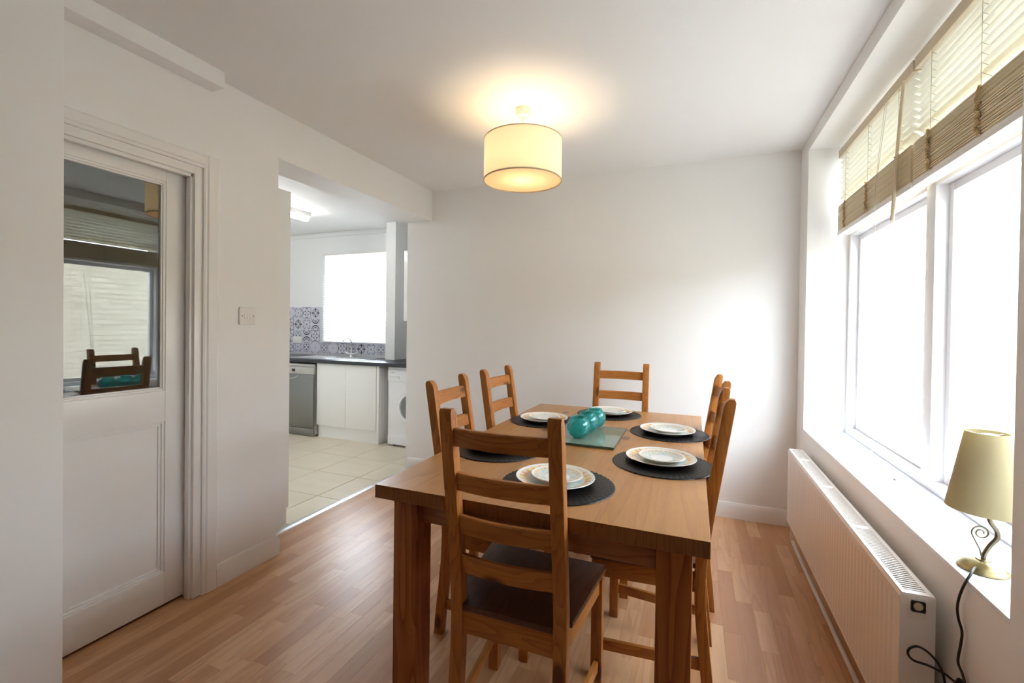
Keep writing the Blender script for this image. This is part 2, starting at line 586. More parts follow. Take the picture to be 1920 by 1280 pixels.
# floors
fl = MB().box(XL - 0.2, XR, REAR, YB, -0.10, -0.008)
floor = struct('floor', fl, plain('laminate_core', (0.30, 0.15, 0.065, 1), 0.6))
SW = 0.0655
strip_mesh = {}
def strip(L):
    L = round(L, 3)
    if L not in strip_mesh:
        strip_mesh[L] = MB().box(0.0001, SW - 0.0001, 0.0001, L - 0.0001, -0.008, 0.0, 0.0003, 1).mesh('plank', M['floor'], 0)
    return strip_mesh[L]
LENS = (0.28, 0.36, 0.44, 0.52, 0.62)
rest = MB()
x = -2.290
row = 0
while x < XR - 0.01:
    y = 0.62 - random.random() * 0.5
    # strips far behind the photographer: one plain field
    rest.box(x + 0.0003, x + SW - 0.0003, REAR, y - 0.0003, -0.008, 0)
    while y < YB - 0.001:
        L = random.choice(LENS)
        if YB - (y + L) < 0.15:
            L = YB - y
        if x < XL - 0.03 and y + L < YO:
            pass
        else:
            link('plank', strip(L), floor, (x, y, 0))
        y += L
    x += SW
    row += 1
link('plank', strip(0.727), floor, (-2.159, 0.648, 0))      # the doorway
o = rest.build('plank_field', M['floor'], floor, 0)
o['kind'] = 'stuff'

fk = struct('floor_kitchen', MB().box(-5.45, -2.322, 1.5, YK, -0.10, -0.004).box(-2.322, -2.22, YB + 0.115, YK, -0.10, -0.004), M['grout'])
TS = 0.4375
tm = MB().box(0.0025, TS - 0.0025, 0.0025, TS - 0.0025, -0.01, 0.0, 0.0015, 1).mesh('floor_tile', M['ktile'], 0)
tm_half = MB().box(0.0025, 0.218 - 0.0025, 0.0025, TS - 0.0025, -0.01, 0.0, 0.0015, 1).mesh('floor_tile', M['ktile'], 0)
for i in range(7):
    for j in range(-2, 5):
        x0 = -2.54 - TS * (i + 1)
        y0 = 2.556 + TS * (j - 1) + 0.0
        if y0 < 1.4:
            continue
        link('floor_tile', tm, fk, (x0, y0, 0))
for j in range(-2, 5):
    y0 = 2.556 + TS * (j - 1)
    if y0 >= 1.4:
        link('floor_tile', tm_half, fk, (-2.54, y0, 0))
tb = MB()
tb.prism([(-2.332, 0.0), (-2.276, 0.0), (-2.280, 0.004), (-2.300, 0.007), (-2.308, 0.007), (-2.328, 0.004)], 1, YO + 0.005, YB - 0.002)
struct('trim_threshold', tb, M['alu'], 30, 'silver threshold strip between wooden floor and kitchen tiles')
struct('floor_hall', MB().box(-3.33, XL - 0.2, REAR, 1.42, -0.1, 0.0), plain('hall_carpet', (0.22, 0.2, 0.18, 1), 0.95, var=0.2, nscale=200))

# skirting boards
def skirt_poly(d, h=0.102):
    return [(0, 0), (d, 0), (d, h - 0.022), (d * 0.45, h), (0, h)]
sk = MB().prism([(-a + YB, b) for a, b in skirt_poly(0.016)], 0, XLK + 0.02, XR)
struct('baseboard_back', sk, M['gloss'])
sk = MB().prism([(XL + a, b) for a, b in skirt_poly(0.016)], 1, 1.479, YO + 0.014)
struct('baseboard_left', sk, M['gloss'])
sk = MB().prism([(XR - a, b) for a, b in skirt_poly(0.016)], 1, REAR, YB - 0.016)
struct('baseboard_right', sk, M['gloss'])
# boxing in the corner of wall and ceiling above the door
struct('trim_boxing', MB().box(XL, -2.010, 0.722, 1.450, 2.326, ZC, 0.003), M['ceil'])

# ------------------------------------------------------------------ garden outside
gd = MB()
gd.box(-14, 14, 4.70, 16, -0.25, -0.12)
gd.box(-14, 14, -14, REAR - 0.2, -0.25, -0.12)
gd.box(0.93, 14, REAR - 0.2, 4.70, -0.25, -0.12)
gd.box(-14, -5.6, REAR - 0.2, 4.70, -0.25, -0.12)
struct('floor_patio', gd, M['paving'])
# the brick wall across the side passage, and an unseen block added above to shade it
struct('wall_neighbour', MB().box(3.45, 3.70, -8, 15, -0.12, 2.12), M['brick'])
struct('added_shade_block', MB().box(-5.6, 0.93, REAR - 0.2, 4.70, ZC + 0.12, 6.2), M['brick'])

# ------------------------------------------------------------------ window_1
w1 = struct_empty('window_1', (0, 0, 0), 'white painted window with two tall panes above the long sill')
U = M['upvc']
FX0, FX1 = 0.822, 0.915
fr = MB()
fr.box(FX0, FX1, YW1 - 0.034, YW1, ZS, ZH, 0.003)
fr.box(FX0, FX1, YW0, YW0 + 0.034, ZS, ZH, 0.003)
fr.box(FX0, FX1, YW0 + 0.034, YW1 - 0.034, ZS, ZS + 0.034, 0.003)
fr.box(FX0, FX1, YW0 + 0.034, YW1 - 0.034, ZH - 0.034, ZH, 0.003)
fr.build('window_frame', U, w1)
MB().box(FX0, FX1, 2.150, 2.222, ZS + 0.034, ZH - 0.034, 0.003).build('mullion', U, w1)
MB().box(FX0, FX1, YW0 + 0.034, 2.150, 1.800, 1.852, 0.003).build('transom', U, w1)
MB().box(FX0, FX1, 2.222, YW1 - 0.034, 1.800, 1.852, 0.003).build('transom', U, w1)
for (a, b) in ((2.222, YW1 - 0.034), (YW0 + 0.034, 2.150)):
    for (c, d) in ((ZS + 0.034, 1.800), (1.852, ZH - 0.034)):
        s = MB()
        t = 0.030
        s.box(0.862, 0.902, a, a + t, c, d, 0.003)
        s.box(0.862, 0.902, b - t, b, c, d, 0.003)
        s.box(0.862, 0.902, a + t, b - t, c, c + t, 0.003)
        s.box(0.862, 0.902, a + t, b - t, d - t, d, 0.003)
        so = s.build('sash', U, w1)
        MB().box(0.880, 0.884, a + t - 0.004, b - t + 0.004, c + t - 0.004, d - t + 0.004).build('pane', M['wintglass'], so, 0)
MB().box(XR - 0.001, FX0 + 0.01, YW0, YW1, ZS - 0.012, ZS, 0.0015).build('window_sill', M['sill'], w1)

# ------------------------------------------------------------------ door_1
d1 = struct_empty('door_1', (0, 0, 0), 'white half-glazed door in a moulded frame beside the light switch')
G = M['gloss']
ln = MB()
LY = 1.391
for (a, b) in ((DY1 - 0.030, DY1), (DY0, DY0 + 0.03)):
    ln.box(XLK, XL + 0.002, a, b, 0, 1.955, 0.002)
ln.box(XLK, XL + 0.002, DY0 + 0.03, DY1 - 0.03, 1.925, 1.955, 0.002)
# stop bead in front of the door leaf
ln.box(-2.138, -2.110, DY1 - 0.042, DY1 - 0.028, 0, 1.925, 0.002)
ln.box(-2.138, -2.110, DY0 + 0.03, DY1 - 0.03, 1.911, 1.927, 0.002)
ln.build('door_lining', G, d1)
def arch(y_in, y_out):
    s = 1 if y_out > y_in else -1
    w = abs(y_out - y_in)
    return [(XL, y_in), (XL + 0.010, y_in), (XL + 0.013, y_in + s * 0.006), (XL + 0.013, y_in + s * 0.014), (XL + 0.018, y_in + s * 0.020), (XL + 0.018, y_out - s * 0.006), (XL + 0.014, y_out), (XL, y_out)]
ar = MB()
ar.prism(arch(DY1 + 0.005, 1.478), 2, 0, 2.022)
ar.prism(arch(DY0 - 0.005, DY0 - 0.078), 2, 0, 2.022)
ar.prism([(a, 1.960 + (b - (DY1 + 0.005)) * 0.85) for a, b in arch(DY1 + 0.005, 1.478)], 1, DY0 - 0.005, DY1 + 0.006)
ar.build('architrave', G, d1)
# the leaf hangs a touch ajar into the hall
leaf = bpy.data.objects.new('door_leaf', None)
leaf.empty_display_size = 0.1
COL.objects.link(leaf)
leaf.parent = d1
leaf.location = (-2.155, DY1 - 0.033, 0)
leaf.rotation_euler = (0, 0, math.radians(1.0))
lf = MB()
W = 0.715
lf.box(-0.04, 0, -0.082, 0, 0.012, 1.922, 0.002)
lf.box(-0.04, 0, -W, -W + 0.09, 0.012, 1.922, 0.002)
lf.box(-0.04, 0, -W + 0.09, -0.082, 0.012, 0.155, 0.002)
lf.box(-0.04, 0, -W + 0.09, -0.082, 0.820, 0.955, 0.002)
lf.box(-0.04, 0, -W + 0.09, -0.082, 1.868, 1.922, 0.002)
lf.build('rail_and_stile', G, leaf)
pn = MB()
def ring(mb, y0, y1, z0, z1, t, xa, xb):
    mb.box(xa, xb, y0, y0 + t, z0, z1, 0.0015)
    mb.box(xa, xb, y1 - t, y1, z0, z1, 0.0015)
    mb.box(xa, xb, y0 + t, y1 - t, z0, z0 + t, 0.0015)
    mb.box(xa, xb, y0 + t, y1 - t, z1 - t, z1, 0.0015)
a, b, c, d = -W + 0.09, -0.082, 0.155, 0.820
pn.prism([(a, c), (b, c), (b, d), (a, d)], 0, -0.030, -0.019)
ring(pn, a, b, c, d, 0.010, -0.022, -0.006)
ring(pn, a + 0.010, b - 0.010, c + 0.010, d - 0.010, 0.010, -0.022, -0.013)
pn.build('panel', G, leaf)
gb = MB()
ring(gb, a, b, 0.955, 1.868, 0.010, -0.03, -0.003)
ring(gb, a + 0.010, b - 0.010, 0.965, 1.858, 0.007, -0.026, -0.008)
gb.build('glazing_bead', G, leaf)
MB().box(-0.020, -0.016, a + 0.006, b - 0.006, 0.961, 1.862).build('pane', M['doorglass'], leaf, 0)

# ------------------------------------------------------------------ light switch
ls = thing('light_switch', 'square white three-gang light switch on the wall beside the door frame', 'light switch', (XL, 1.634, 1.292))
MB().box(0, 0.010, -0.043, 0.043, -0.043, 0.043, 0.003).build('plate', M['whiteplastic'], ls)
for k in (-1, 0, 1):
    MB().prism([(0.009, -0.012), (0.0135, -0.012), (0.0115, 0.0), (0.0125, 0.012), (0.009, 0.012)], 1, k * 0.0155 - 0.0045, k * 0.0155 + 0.0045).build('rocker', M['whiteplastic'], ls, 0)
for k in (-1, 1):
    MB().lathe([(0, 0.0095), (0.0032, 0.0095), (0.0030, 0.0108), (0, 0.0108)], 12, (0, k * 0.0302, 0), 0).build('screw', M['darkscrew'], ls)

# ------------------------------------------------------------------ dining table
TX0, TX1, TY0, TY1, TH = -0.934, 0.045, 1.180, 2.862, 0.750
tbl = thing('dining_table', 'long stained pine dining table with thick top and square legs', 'table', ((TX0 + TX1) / 2, (TY0 + TY1) / 2, 0))
hw_, hl = (TX1 - TX0) / 2, (TY1 - TY0) / 2
nb = 7
bw = 2 * hw_ / nb
for i in range(nb):
    b = MB()
    x0 = -hw_ + i * bw
    b.box(x0, x0 + bw, -hl, hl, TH - 0.042, TH, 0.0005, 1)
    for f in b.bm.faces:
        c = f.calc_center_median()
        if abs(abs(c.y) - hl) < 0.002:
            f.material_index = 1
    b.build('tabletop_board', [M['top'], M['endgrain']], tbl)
LEG = 0.088
for sx in (-1, 1):
    for sy in (-1, 1):
        xo = sx * (hw_ - 0.039)
        yo = sy * (hl - 0.045)
        MB().box(min(xo, xo - sx * LEG), max(xo, xo - sx * LEG), min(yo, yo - sy * LEG), max(yo, yo - sy * LEG), 0, TH - 0.042, 0.005).build('leg', M['tleg'], tbl)
ax, ay = hw_ - 0.039 - LEG, hl - 0.045 - LEG
for sy in (-1, 1):
    y = sy * (hl - 0.075)
    MB().box(-ax, ax, min(y, y - sy * 0.022), max(y, y - sy * 0.022), 0.622, TH - 0.042, 0.002).build('apron', M['apron_x'], tbl)
for sx in (-1, 1):
    x = sx * (hw_ - 0.069)
    MB().box(min(x, x - sx * 0.022), max(x, x - sx * 0.022), -ay, ay, 0.622, TH - 0.042, 0.002).build('apron', M['apron_y'], tbl)

# ------------------------------------------------------------------ chairs
def back_y(z):
    pts = [(0, -0.032), (0.10, -0.024), (0.19, -0.014), (0.31, -0.003), (0.41, 0.0), (0.49, -0.004), (0.61, -0.020), (0.69, -0.032), (1.03, -0.085)]
    for (z0, y0), (z1, y1) in zip(pts, pts[1:]):
        if z <= z1:
            return y0 + (y1 - y0) * (z - z0) / (z1 - z0)
    return pts[-1][1]
def make_chair():
    t = thing('dining_chair', '', 'chair', group='ladder-back pine chairs around the dining table')
    D = 0.037
    zs = [0, 0.05, 0.10, 0.15, 0.19, 0.25, 0.31, 0.36, 0.41, 0.45, 0.49, 0.55, 0.61, 0.69, 0.80, 0.92, 1.0]
    back = [(back_y(z), z) for z in zs] + [(back_y(1.018) + 0.001, 1.018), (back_y(1.028) + 0.007, 1.028)]
    front = [(back_y(z) + D, z) for z in zs] + [(back_y(1.018) + D - 0.004, 1.016), (back_y(1.028) + D - 0.013, 1.028)]
    poly = back + front[::-1]
    for s in (-1, 1):
        a, b = sorted((s * 0.175, s * 0.137))
        MB().prism(poly, 0, a, b, 0.0035, 2, caps_only=True).build('back_post', M['chair_z'], t, 24)
        MB().box(s * 0.188 - 0.018, s * 0.188 + 0.018, 0.342, 0.378, 0, 0.431, 0.003).build('leg', M['chair_z'], t)
    for zc, h in ((0.949, 0.051), (0.820, 0.051), (0.692, 0.052), (0.573, 0.052)):
        b = bmesh.new()
        rows = []
        n = 14
        for i in range(n + 1):
            x = -0.142 + 0.284 * i / n
            bow = -0.017 * (1 - (x / 0.142) ** 2)
            sag = 0.0 * (1 - (x / 0.142) ** 2)
            sec = []
            for (dy, dz) in ((0.010, -h / 2), (0.010, h / 2 - 0.004), (0.006, h / 2), (-0.006, h / 2), (-0.010, h / 2 - 0.004), (-0.010, -h / 2)):
                z = zc + dz + (sag if dz > 0 else -sag * 0.3)
                sec.append(b.verts.new((x, back_y(zc + dz) + 0.0185 + dy + bow, z)))
            rows.append(sec)
        for i in range(n):
            for k in range(6):
                b.faces.new((rows[i][k], rows[i][(k + 1) % 6], rows[i + 1][(k + 1) % 6], rows[i + 1][k]))
        b.faces.new(rows[0])
        b.faces.new(rows[-1][::-1])
        bmesh.ops.recalc_face_normals(b, faces=b.faces[:])
        mb = MB()
        mb._merge(b)
        mb.build('back_slat', M['chair_x'], t, 24)
    seat = [(-0.1365, -0.004), (0.1365, -0.004), (0.1365, 0.042), (0.180, 0.042), (0.213, 0.372), (0.206, 0.384), (-0.206, 0.384), (-0.213, 0.372), (-0.180, 0.042), (-0.1365, 0.042)]
    MB().prism(seat, 2, 0.432, 0.451, 0.004, 2).build('seat', M['seat'], t)
    MB().box(-0.138, 0.138, 0.004, 0.024, 0.362, 0.431, 0.002).build('apron', M['chair_x'], t)
    MB().box(-0.171, 0.171, 0.350, 0.370, 0.368, 0.431, 0.002).build('apron', M['chair_x'], t)
    for s in (-1, 1):
        p = [(s * 0.150, 0.034), (s * 0.168, 0.034), (s * 0.197, 0.344), (s * 0.179, 0.344)]
        MB().prism(p, 2, 0.368, 0.431, 0.0015).build('apron', M['chair_y'], t)
        p = [(s * 0.149, 0.008), (s * 0.165, 0.008), (s * 0.196, 0.345), (s * 0.180, 0.345)]
        MB().prism(p, 2, 0.104, 0.142, 0.003).build('stretcher', M['chair_y'], t)
    return t
chair0 = make_chair()
CHAIRS = [
    (-0.476, 1.172, 0.0, 'pine ladder-back chair at the table end away from the white back wall, dark seat showing'),
    (-0.948, 1.778, -PI / 2 + 0.06, 'pine ladder-back chair on the kitchen side of the table, farther from the back wall'),
    (-0.952, 2.318, -PI / 2 - 0.03, 'pine ladder-back chair on the kitchen side of the table, closer to the back wall'),
    (-0.436, 2.957, PI + 0.01, 'pine ladder-back chair at the table end against the white back wall'),
    (0.052, 1.820, PI / 2 - 0.01, 'pine ladder-back chair on the radiator side of the table, farther from the back wall'),
    (0.064, 2.372, PI / 2 + 0.05, 'pine ladder-back chair on the radiator side of the table, closer to the back wall'),
]
for i, (x, y, rz, lab) in enumerate(CHAIRS):
    c = chair0 if i == 0 else copy_tree(chair0)
    c.location = (x, y, 0)
    c.rotation_euler = (0, 0, rz)
    c['label'] = lab

# ------------------------------------------------------------------ place settings
def mat_material():
    T = NT('black_woven_vinyl')
    a = T.n('ShaderNodeVertexColor', layer_name='print')
    T.l(a.outputs['Color'], T.b.inputs['Base Color'])
    T.set(Roughness=0.32, Specular_IOR_Level=0.4)
    return T.m
M['mat'] = mat_material()
def paint(me, fn):
    ca = me.color_attributes.new('print', 'FLOAT_COLOR', 'POINT')
    for i, v in enumerate(me.vertices):
        ca.data[i].color = fn(v.co)
def placemat_mesh(R=0.183):
    b = bmesh.new()
    nr, ns = 58, 200
    cen = b.verts.new((0, 0, 0.004))
    rows = []
    rnd = random.Random(4)
    for i in range(1, nr + 1):
        r = R * i / nr
        row = []
        for k in range(ns):
            a = 2 * PI * k / ns
            strand = (i // 4)
            ph = (i % 4) / 4.0
            w = 0.5 + 0.5 * math.cos(k * PI / 2 * 1.0 + (i % 4) * PI / 2 + strand * 1.7)
            z = 0.0028 + 0.0026 * w * (0.55 + 0.45 * math.sin(PI * (ph + 0.12)))
            if i == nr:
                z = 0.0012
            row.append(b.verts.new((r * math.cos(a), r * math.sin(a), z)))
        rows.append(row)
    low = [b.verts.new((R * math.cos(2 * PI * k / ns), R * math.sin(2 * PI * k / ns), 0.0003)) for k in range(ns)]
    for k in range(ns):
        k2 = (k + 1) % ns
        b.faces.new((cen, rows[0][k], rows[0][k2]))
        for i in range(nr - 1):
            b.faces.new((rows[i][k], rows[i + 1][k], rows[i + 1][k2], rows[i][k2]))
        b.faces.new((rows[-1][k], low[k], low[k2], rows[-1][k2]))
    b.faces.new(low[::-1])
    bmesh.ops.recalc_face_normals(b, faces=b.faces[:])
    me = bpy.data.meshes.new('placemat')
    b.to_mesh(me)
    b.free()
    me.materials.append(M['mat'])
    def fn(co):
        return (0.006, 0.0065, 0.008, 1)
    paint(me, fn)
    for p in me.polygons:
        p.use_smooth = True
    return me
matmesh = placemat_mesh()

def plate_mesh(name, R, small):
    mb = MB()
    if small:
        prof = [(0.0, 0.0045), (0.042, 0.0045), (0.050, 0.0062), (R - 0.004, 0.0140), (R, 0.0152), (R + 0.0005, 0.0125), (0.052, 0.0010), (0.050, -0.0032), (0.046, -0.0032), (0.045, 0.0010), (0.0, 0.0010)]
    else:
        prof = [(0.0, 0.005), (0.080, 0.005), (0.092, 0.0085), (R - 0.006, 0.0185), (R - 0.001, 0.0200), (R, 0.0185), (0.095, 0.0045), (0.086, 0.0), (0.080, 0.0), (0.078, 0.0016), (0.0, 0.0016)]
    # refine the printed side
    fine = []
    for (r0, z0), (r1, z1) in zip(prof, prof[1:]):
        n = 10 if z0 + z1 > 0.008 and abs(r1 - r0) > 0.02 else 1
        for j in range(n):
            t = j / n
            fine.append((r0 + (r1 - r0) * t, z0 + (z1 - z0) * t))
    fine.append(prof[-1])
    mb.lathe(fine, 144)
    me = mb.mesh(name, M['plate'], 45)
    W = (0.78, 0.77, 0.74, 1)
    OR, YE, BL, GR, PA = (0.74, 0.33, 0.12, 1), (0.78, 0.56, 0.18, 1), (0.42, 0.58, 0.62, 1), (0.46, 0.50, 0.44, 1), (0.70, 0.67, 0.58, 1)
    def fn(co):
        r = math.hypot(co.x, co.y)
        a = math.atan2(co.y, co.x)
        q = r / R
        if co.z < 0.0030 or q > 0.955:
            return W
        if small:
            if q < 0.46:
                return (0.80, 0.79, 0.77, 1)
            if q < 0.80:
                s = math.sin(a * 5 + 0.6) + 0.8 * math.sin(a * 11 + q * 30)
                return (0.47, 0.60, 0.62, 1) if s > 0.5 else (PA if s > -0.5 else (0.58, 0.61, 0.54, 1))
            if q < 0.90:
                return (0.72, 0.50, 0.28, 1) if math.sin(a * 26) > -0.2 else PA
            return W
        if q < 0.40:
            return (0.80, 0.79, 0.77, 1)
        if q < 0.70:
            return (0.50, 0.64, 0.66, 1) if math.sin(a * 5) > -0.1 else (0.66, 0.70, 0.66, 1)
        if q < 0.76:
            return PA
        if q < 0.92:
            tri = abs(((a * 24 / (2 * PI)) % 1) * 2 - 1)
            lv = (q - 0.76) / 0.16
            if tri > lv:
                k = int(a * 24 / (2 * PI) + 60) % 3
                return (OR, YE, (0.66, 0.42, 0.30, 1))[k]
            return (0.74, 0.62, 0.44, 1)
        return W
    paint(me, fn)
    return me
big, small = plate_mesh('dinner_plate', 0.128, False), plate_mesh('side_plate', 0.084, True)
SETS = [
    (-0.402, 1.418, (-0.412, 1.425), 'before the chair whose dark seat shows'),
    (-0.103, 1.792, (-0.110, 1.806), 'on radiator side, farther from back wall'),
    (-0.106, 2.326, (-0.112, 2.318), 'on radiator side, closer to back wall'),
    (-0.455, 2.680, (-0.450, 2.686), 'at the table end by the back wall'),
    (-0.744, 2.342, (-0.742, 2.334), 'on kitchen side, closer to back wall'),
    (-0.740, 1.716, (-0.748, 1.722), 'on kitchen side, partly behind a chair slat'),
]
for i, (x, y, (px, py), where) in enumerate(SETS):
    o = link('placemat', matmesh, None, (x, y, TH + 0.0002))
    o.rotation_euler = (0, 0, i * 1.1)
    tag(o, 'round black woven placemat ' + where, 'placemat', 'black woven placemats on the table')
    zt = TH + 0.0062
    o = link('dinner_plate', big, None, (px, py, zt))
    o.rotation_euler = (0, 0, i * 0.83)
    tag(o, 'dinner plate with orange zigzag rim ' + where, 'plate', 'patterned dinner plates on placemats')
    o = link('side_plate', small, None, (px + 0.004, py + (0.010 if i in (0,) else -0.003), zt + 0.0085))
    o.rotation_euler = (0, 0, i * 1.37)
    tag(o, 'small blue and white side plate ' + where, 'plate', 'small side plates on the dinner plates')

# ------------------------------------------------------------------ glass tray and bowls
def glass_mat(name, c, rough=0.02, dens=None):
    T = NT(name)
    T.set(Base_Color=c, Roughness=rough, IOR=1.46, Transmission_Weight=1.0)
    tc = T.n('ShaderNodeTexCoord')
    nz = T.n('ShaderNodeTexNoise', Scale=38.0, Detail=2.0)
    T.l(tc.outputs['Object'], nz.inputs['Vector'])
    bp = T.n('ShaderNodeBump', Strength=0.12, Distance=0.002)
    T.l(nz.outputs['Fac'], bp.inputs['Height'])
    T.l(bp.outputs['Normal'], T.b.inputs['Normal'])
    return T.m
def teal_mat():
    T = NT('teal_bubble_glass')
    tc = T.n('ShaderNodeTexCoord')
    nz = T.n('ShaderNodeTexNoise', Scale=45.0, Detail=2.0)
    T.l(tc.outputs['Object'], nz.inputs['Vector'])
    bp = T.n('ShaderNodeBump', Strength=0.35, Distance=0.003)
    T.l(nz.outputs['Fac'], bp.inputs['Height'])
    tr = T.n('ShaderNodeBsdfTransparent', Color=(0.50, 0.92, 0.91, 1))
    tl = T.n('ShaderNodeBsdfTranslucent', Color=(0.20, 0.84, 0.84, 1))
    df = T.n('ShaderNodeBsdfDiffuse', Color=(0.10, 0.62, 0.63, 1))
    gl = T.n('ShaderNodeBsdfGlossy', Roughness=0.03)
    T.l(bp.outputs['Normal'], gl.inputs['Normal'])
    lw = T.n('ShaderNodeLayerWeight', Blend=0.30)
    T.l(bp.outputs['Normal'], lw.inputs['Normal'])
    a = T.n('ShaderNodeMixShader')
    a.inputs[0].default_value = 0.5
    T.l(tl.outputs[0], a.inputs[1]); T.l(df.outputs[0], a.inputs[2])
    b = T.n('ShaderNodeMixShader')
    b.inputs[0].default_value = 0.27
    T.l(tr.outputs[0], b.inputs[1]); T.l(a.outputs[0], b.inputs[2])
    c = T.n('ShaderNodeMixShader')
    T.l(mth(T, 'MULTIPLY', lw.outputs['Fresnel'], 0.8), c.inputs[0])
    T.l(b.outputs[0], c.inputs[1]); T.l(gl.outputs[0], c.inputs[2])
    T.l(c.outputs[0], T.out.inputs['Surface'])
    return T.m
M['teal'] = teal_mat()
def tray_mat():
    T = NT('green_tinted_glass_sheet')
    T.set(Base_Color=(0.40, 0.46, 0.38, 1), Roughness=0.08, IOR=1.52, Coat_Weight=0.6, Coat_Roughness=0.03)
    tr = T.n('ShaderNodeBsdfTransparent', Color=(0.72, 0.82, 0.74, 1))
    mx = T.n('ShaderNodeMixShader')
    tc = T.n('ShaderNodeTexCoord')
    vo = T.n('ShaderNodeTexVoronoi', Scale=26.0)
    T.l(tc.outputs['Object'], vo.inputs['Vector'])
    bp = T.n('ShaderNodeBump', Strength=0.25, Distance=0.002)
    T.l(mth(T, 'LESS_THAN', vo.outputs['Distance'], 0.13), bp.inputs['Height'])
    T.l(bp.outputs['Normal'], T.b.inputs['Normal'])
    mx.inputs[0].default_value = 0.45
    T.l(T.b.outputs[0], mx.inputs[1])
    T.l(tr.outputs[0], mx.inputs[2])
    T.l(mx.outputs[0], T.out.inputs['Surface'])
    return T.m
M['tray'] = tray_mat()
M['trayedge'] = plain('green_glass_edge', (0.035, 0.10, 0.085, 1), 0.1, var=0.3, nscale=30, spec=0.7)
tr = thing('glass_tray', 'flat square-cornered green-tinted glass tray in the middle of the table', 'tray', (-0.455, 2.098, TH))
MB().box(-0.153, 0.153, -0.196, 0.196, 0.0035, 0.0115).build('sheet', M['tray'], tr, 0)
ed = MB()
ring_ = ((-0.155, -0.153, -0.198, 0.198), (0.153, 0.155, -0.198, 0.198), (-0.153, 0.153, -0.198, -0.196), (-0.153, 0.153, 0.196, 0.198))
for (a, b, c, d) in ring_:
    ed.box(a, b, c, d, 0.0032, 0.0118)
ed.build('edge', M['trayedge'], tr, 0)
for sx in (-1, 1):
    for sy in (-1, 1):
        MB().lathe([(0, 0), (0.008, 0), (0.008, 0.0035), (0, 0.0035)], 12, (sx * 0.135, sy * 0.178, 0)).build('foot', M['whiteplastic'], tr)
def bowl_mesh():
    R, t = 0.0525, 0.0032
    pr = []
    n = 22
    a0, a1 = -PI / 2 + 0.34, PI / 2 - 0.66
    pr.append((0.0, 0.0))
    for i in range(n + 1):
        a = a0 + (a1 - a0) * i / n
        pr.append((R * math.cos(a), R * 0.98 + R * math.sin(a) - 0.0005 - R * (0.98 + math.sin(a0)) + 0.0))
    rim_r, rim_z = pr[-1]
    pr.append((rim_r + 0.002, rim_z + 0.003))
    pr.append((rim_r + 0.001, rim_z + 0.0046))
    pr.append((rim_r - 0.0015, rim_z + 0.0035))
    for i in range(n, -1, -1):
        a = a0 + (a1 - a0) * i / n
        pr.append(((R - t) * math.cos(a), R * 0.98 + (R - t) * math.sin(a) - 0.0005 - R * (0.98 + math.sin(a0))))
    pr.append((0.0, 0.0055))
    return MB().lathe(pr, 48).mesh('glass_bowl', M['teal'], 60)
bm_ = bowl_mesh()
for (x, y, w) in ((-0.474, 2.005, 'at the tray end away from the back wall'), (-0.462, 2.125, 'in the middle of the row of three'), (-0.448, 2.240, 'at the tray end by the back wall')):
    o = link('glass_bowl', bm_, None, (x, y, TH + 0.0118))
    tag(o, 'round teal glass tealight bowl ' + w, 'bowl', 'teal glass bowls on the tray')

# ------------------------------------------------------------------ pendant lamp
PX, PY = -0.853, 2.252
pl = thing('pendant_lamp', 'cream fabric drum pendant lamp lit above the dining table', 'pendant lamp', (PX, PY, 2.0))
SR, SZ0, SZ1 = 0.204, 0.022, 0.236
MB().lathe([(0.041, 0.400), (0.041, 0.372), (0.037, 0.362), (0.012, 0.358), (0.008, 0.352), (0.0, 0.352)], 32).build('ceiling_rose', M['whiteplastic'], pl)
MB().cyl(0.003, (0, 0, 0.356), (0, 0, 0.225), 8).build('flex', M['whiteplastic'], pl)
MB().lathe([(0.0, 0.226), (0.016, 0.226), (0.018, 0.220), (0.018, 0.175), (0.0, 0.175)], 20).build('lamp_holder', M['whiteplastic'], pl)
psh = MB().lathe([(SR - 0.001, SZ0), (SR, SZ0), (SR, SZ1), (SR - 0.001, SZ1)], 96).build('shade', M['pendshade'], pl)
MB().lathe([(SR - 0.003, SZ0 - 0.001), (SR + 0.0015, SZ0 - 0.001), (SR + 0.0015, SZ0 + 0.005), (SR - 0.003, SZ0 + 0.005), (SR - 0.003, SZ0 - 0.001)], 96).build('bottom_trim', M['pendtrim'], psh)
MB().lathe([(SR - 0.003, SZ1 - 0.004), (SR + 0.001, SZ1 - 0.004), (SR + 0.001, SZ1 + 0.001), (SR - 0.003, SZ1 + 0.001), (SR - 0.003, SZ1 - 0.004)], 96).build('top_trim', M['pendtrim'], psh)
MB().lathe([(0, SZ0 + 0.006), (SR - 0.003, SZ0 + 0.006), (SR - 0.003, SZ0 + 0.008), (0, SZ0 + 0.008)], 64).build('diffuser', M['penddiff'], psh)
sp = MB()
for k in range(3):
    a = k * 2 * PI / 3
    sp.cyl(0.0015, (0.012 * math.cos(a), 0.012 * math.sin(a), 0.215), ((SR - 0.002) * math.cos(a), (SR - 0.002) * math.sin(a), SZ1 - 0.003), 6)
sp.build('spider', M['whiteplastic'], psh)
bl = bpy.data.lights.new('pendant_bulb', 'POINT')
bl.energy = 3.9
bl.color = (1.0, 0.80, 0.55)
bl.shadow_soft_size = 0.03
bo = bpy.data.objects.new('pendant_bulb', bl)
COL.objects.link(bo)
bo.parent = pl
bo.location = (0, 0, 0.125)

# ------------------------------------------------------------------ radiator
RX0, RX1, RY0, RY1, RZ0, RZ1 = 0.510, 0.583, 1.476, 3.000, 0.165, 0.580
rad = thing('radiator', 'long white ribbed panel radiator below the window sill', 'radiator', (0.545, (RY0 + RY1) / 2, 0))
rx, ry = -0.545, -(RY0 + RY1) / 2
L = RY1 - RY0
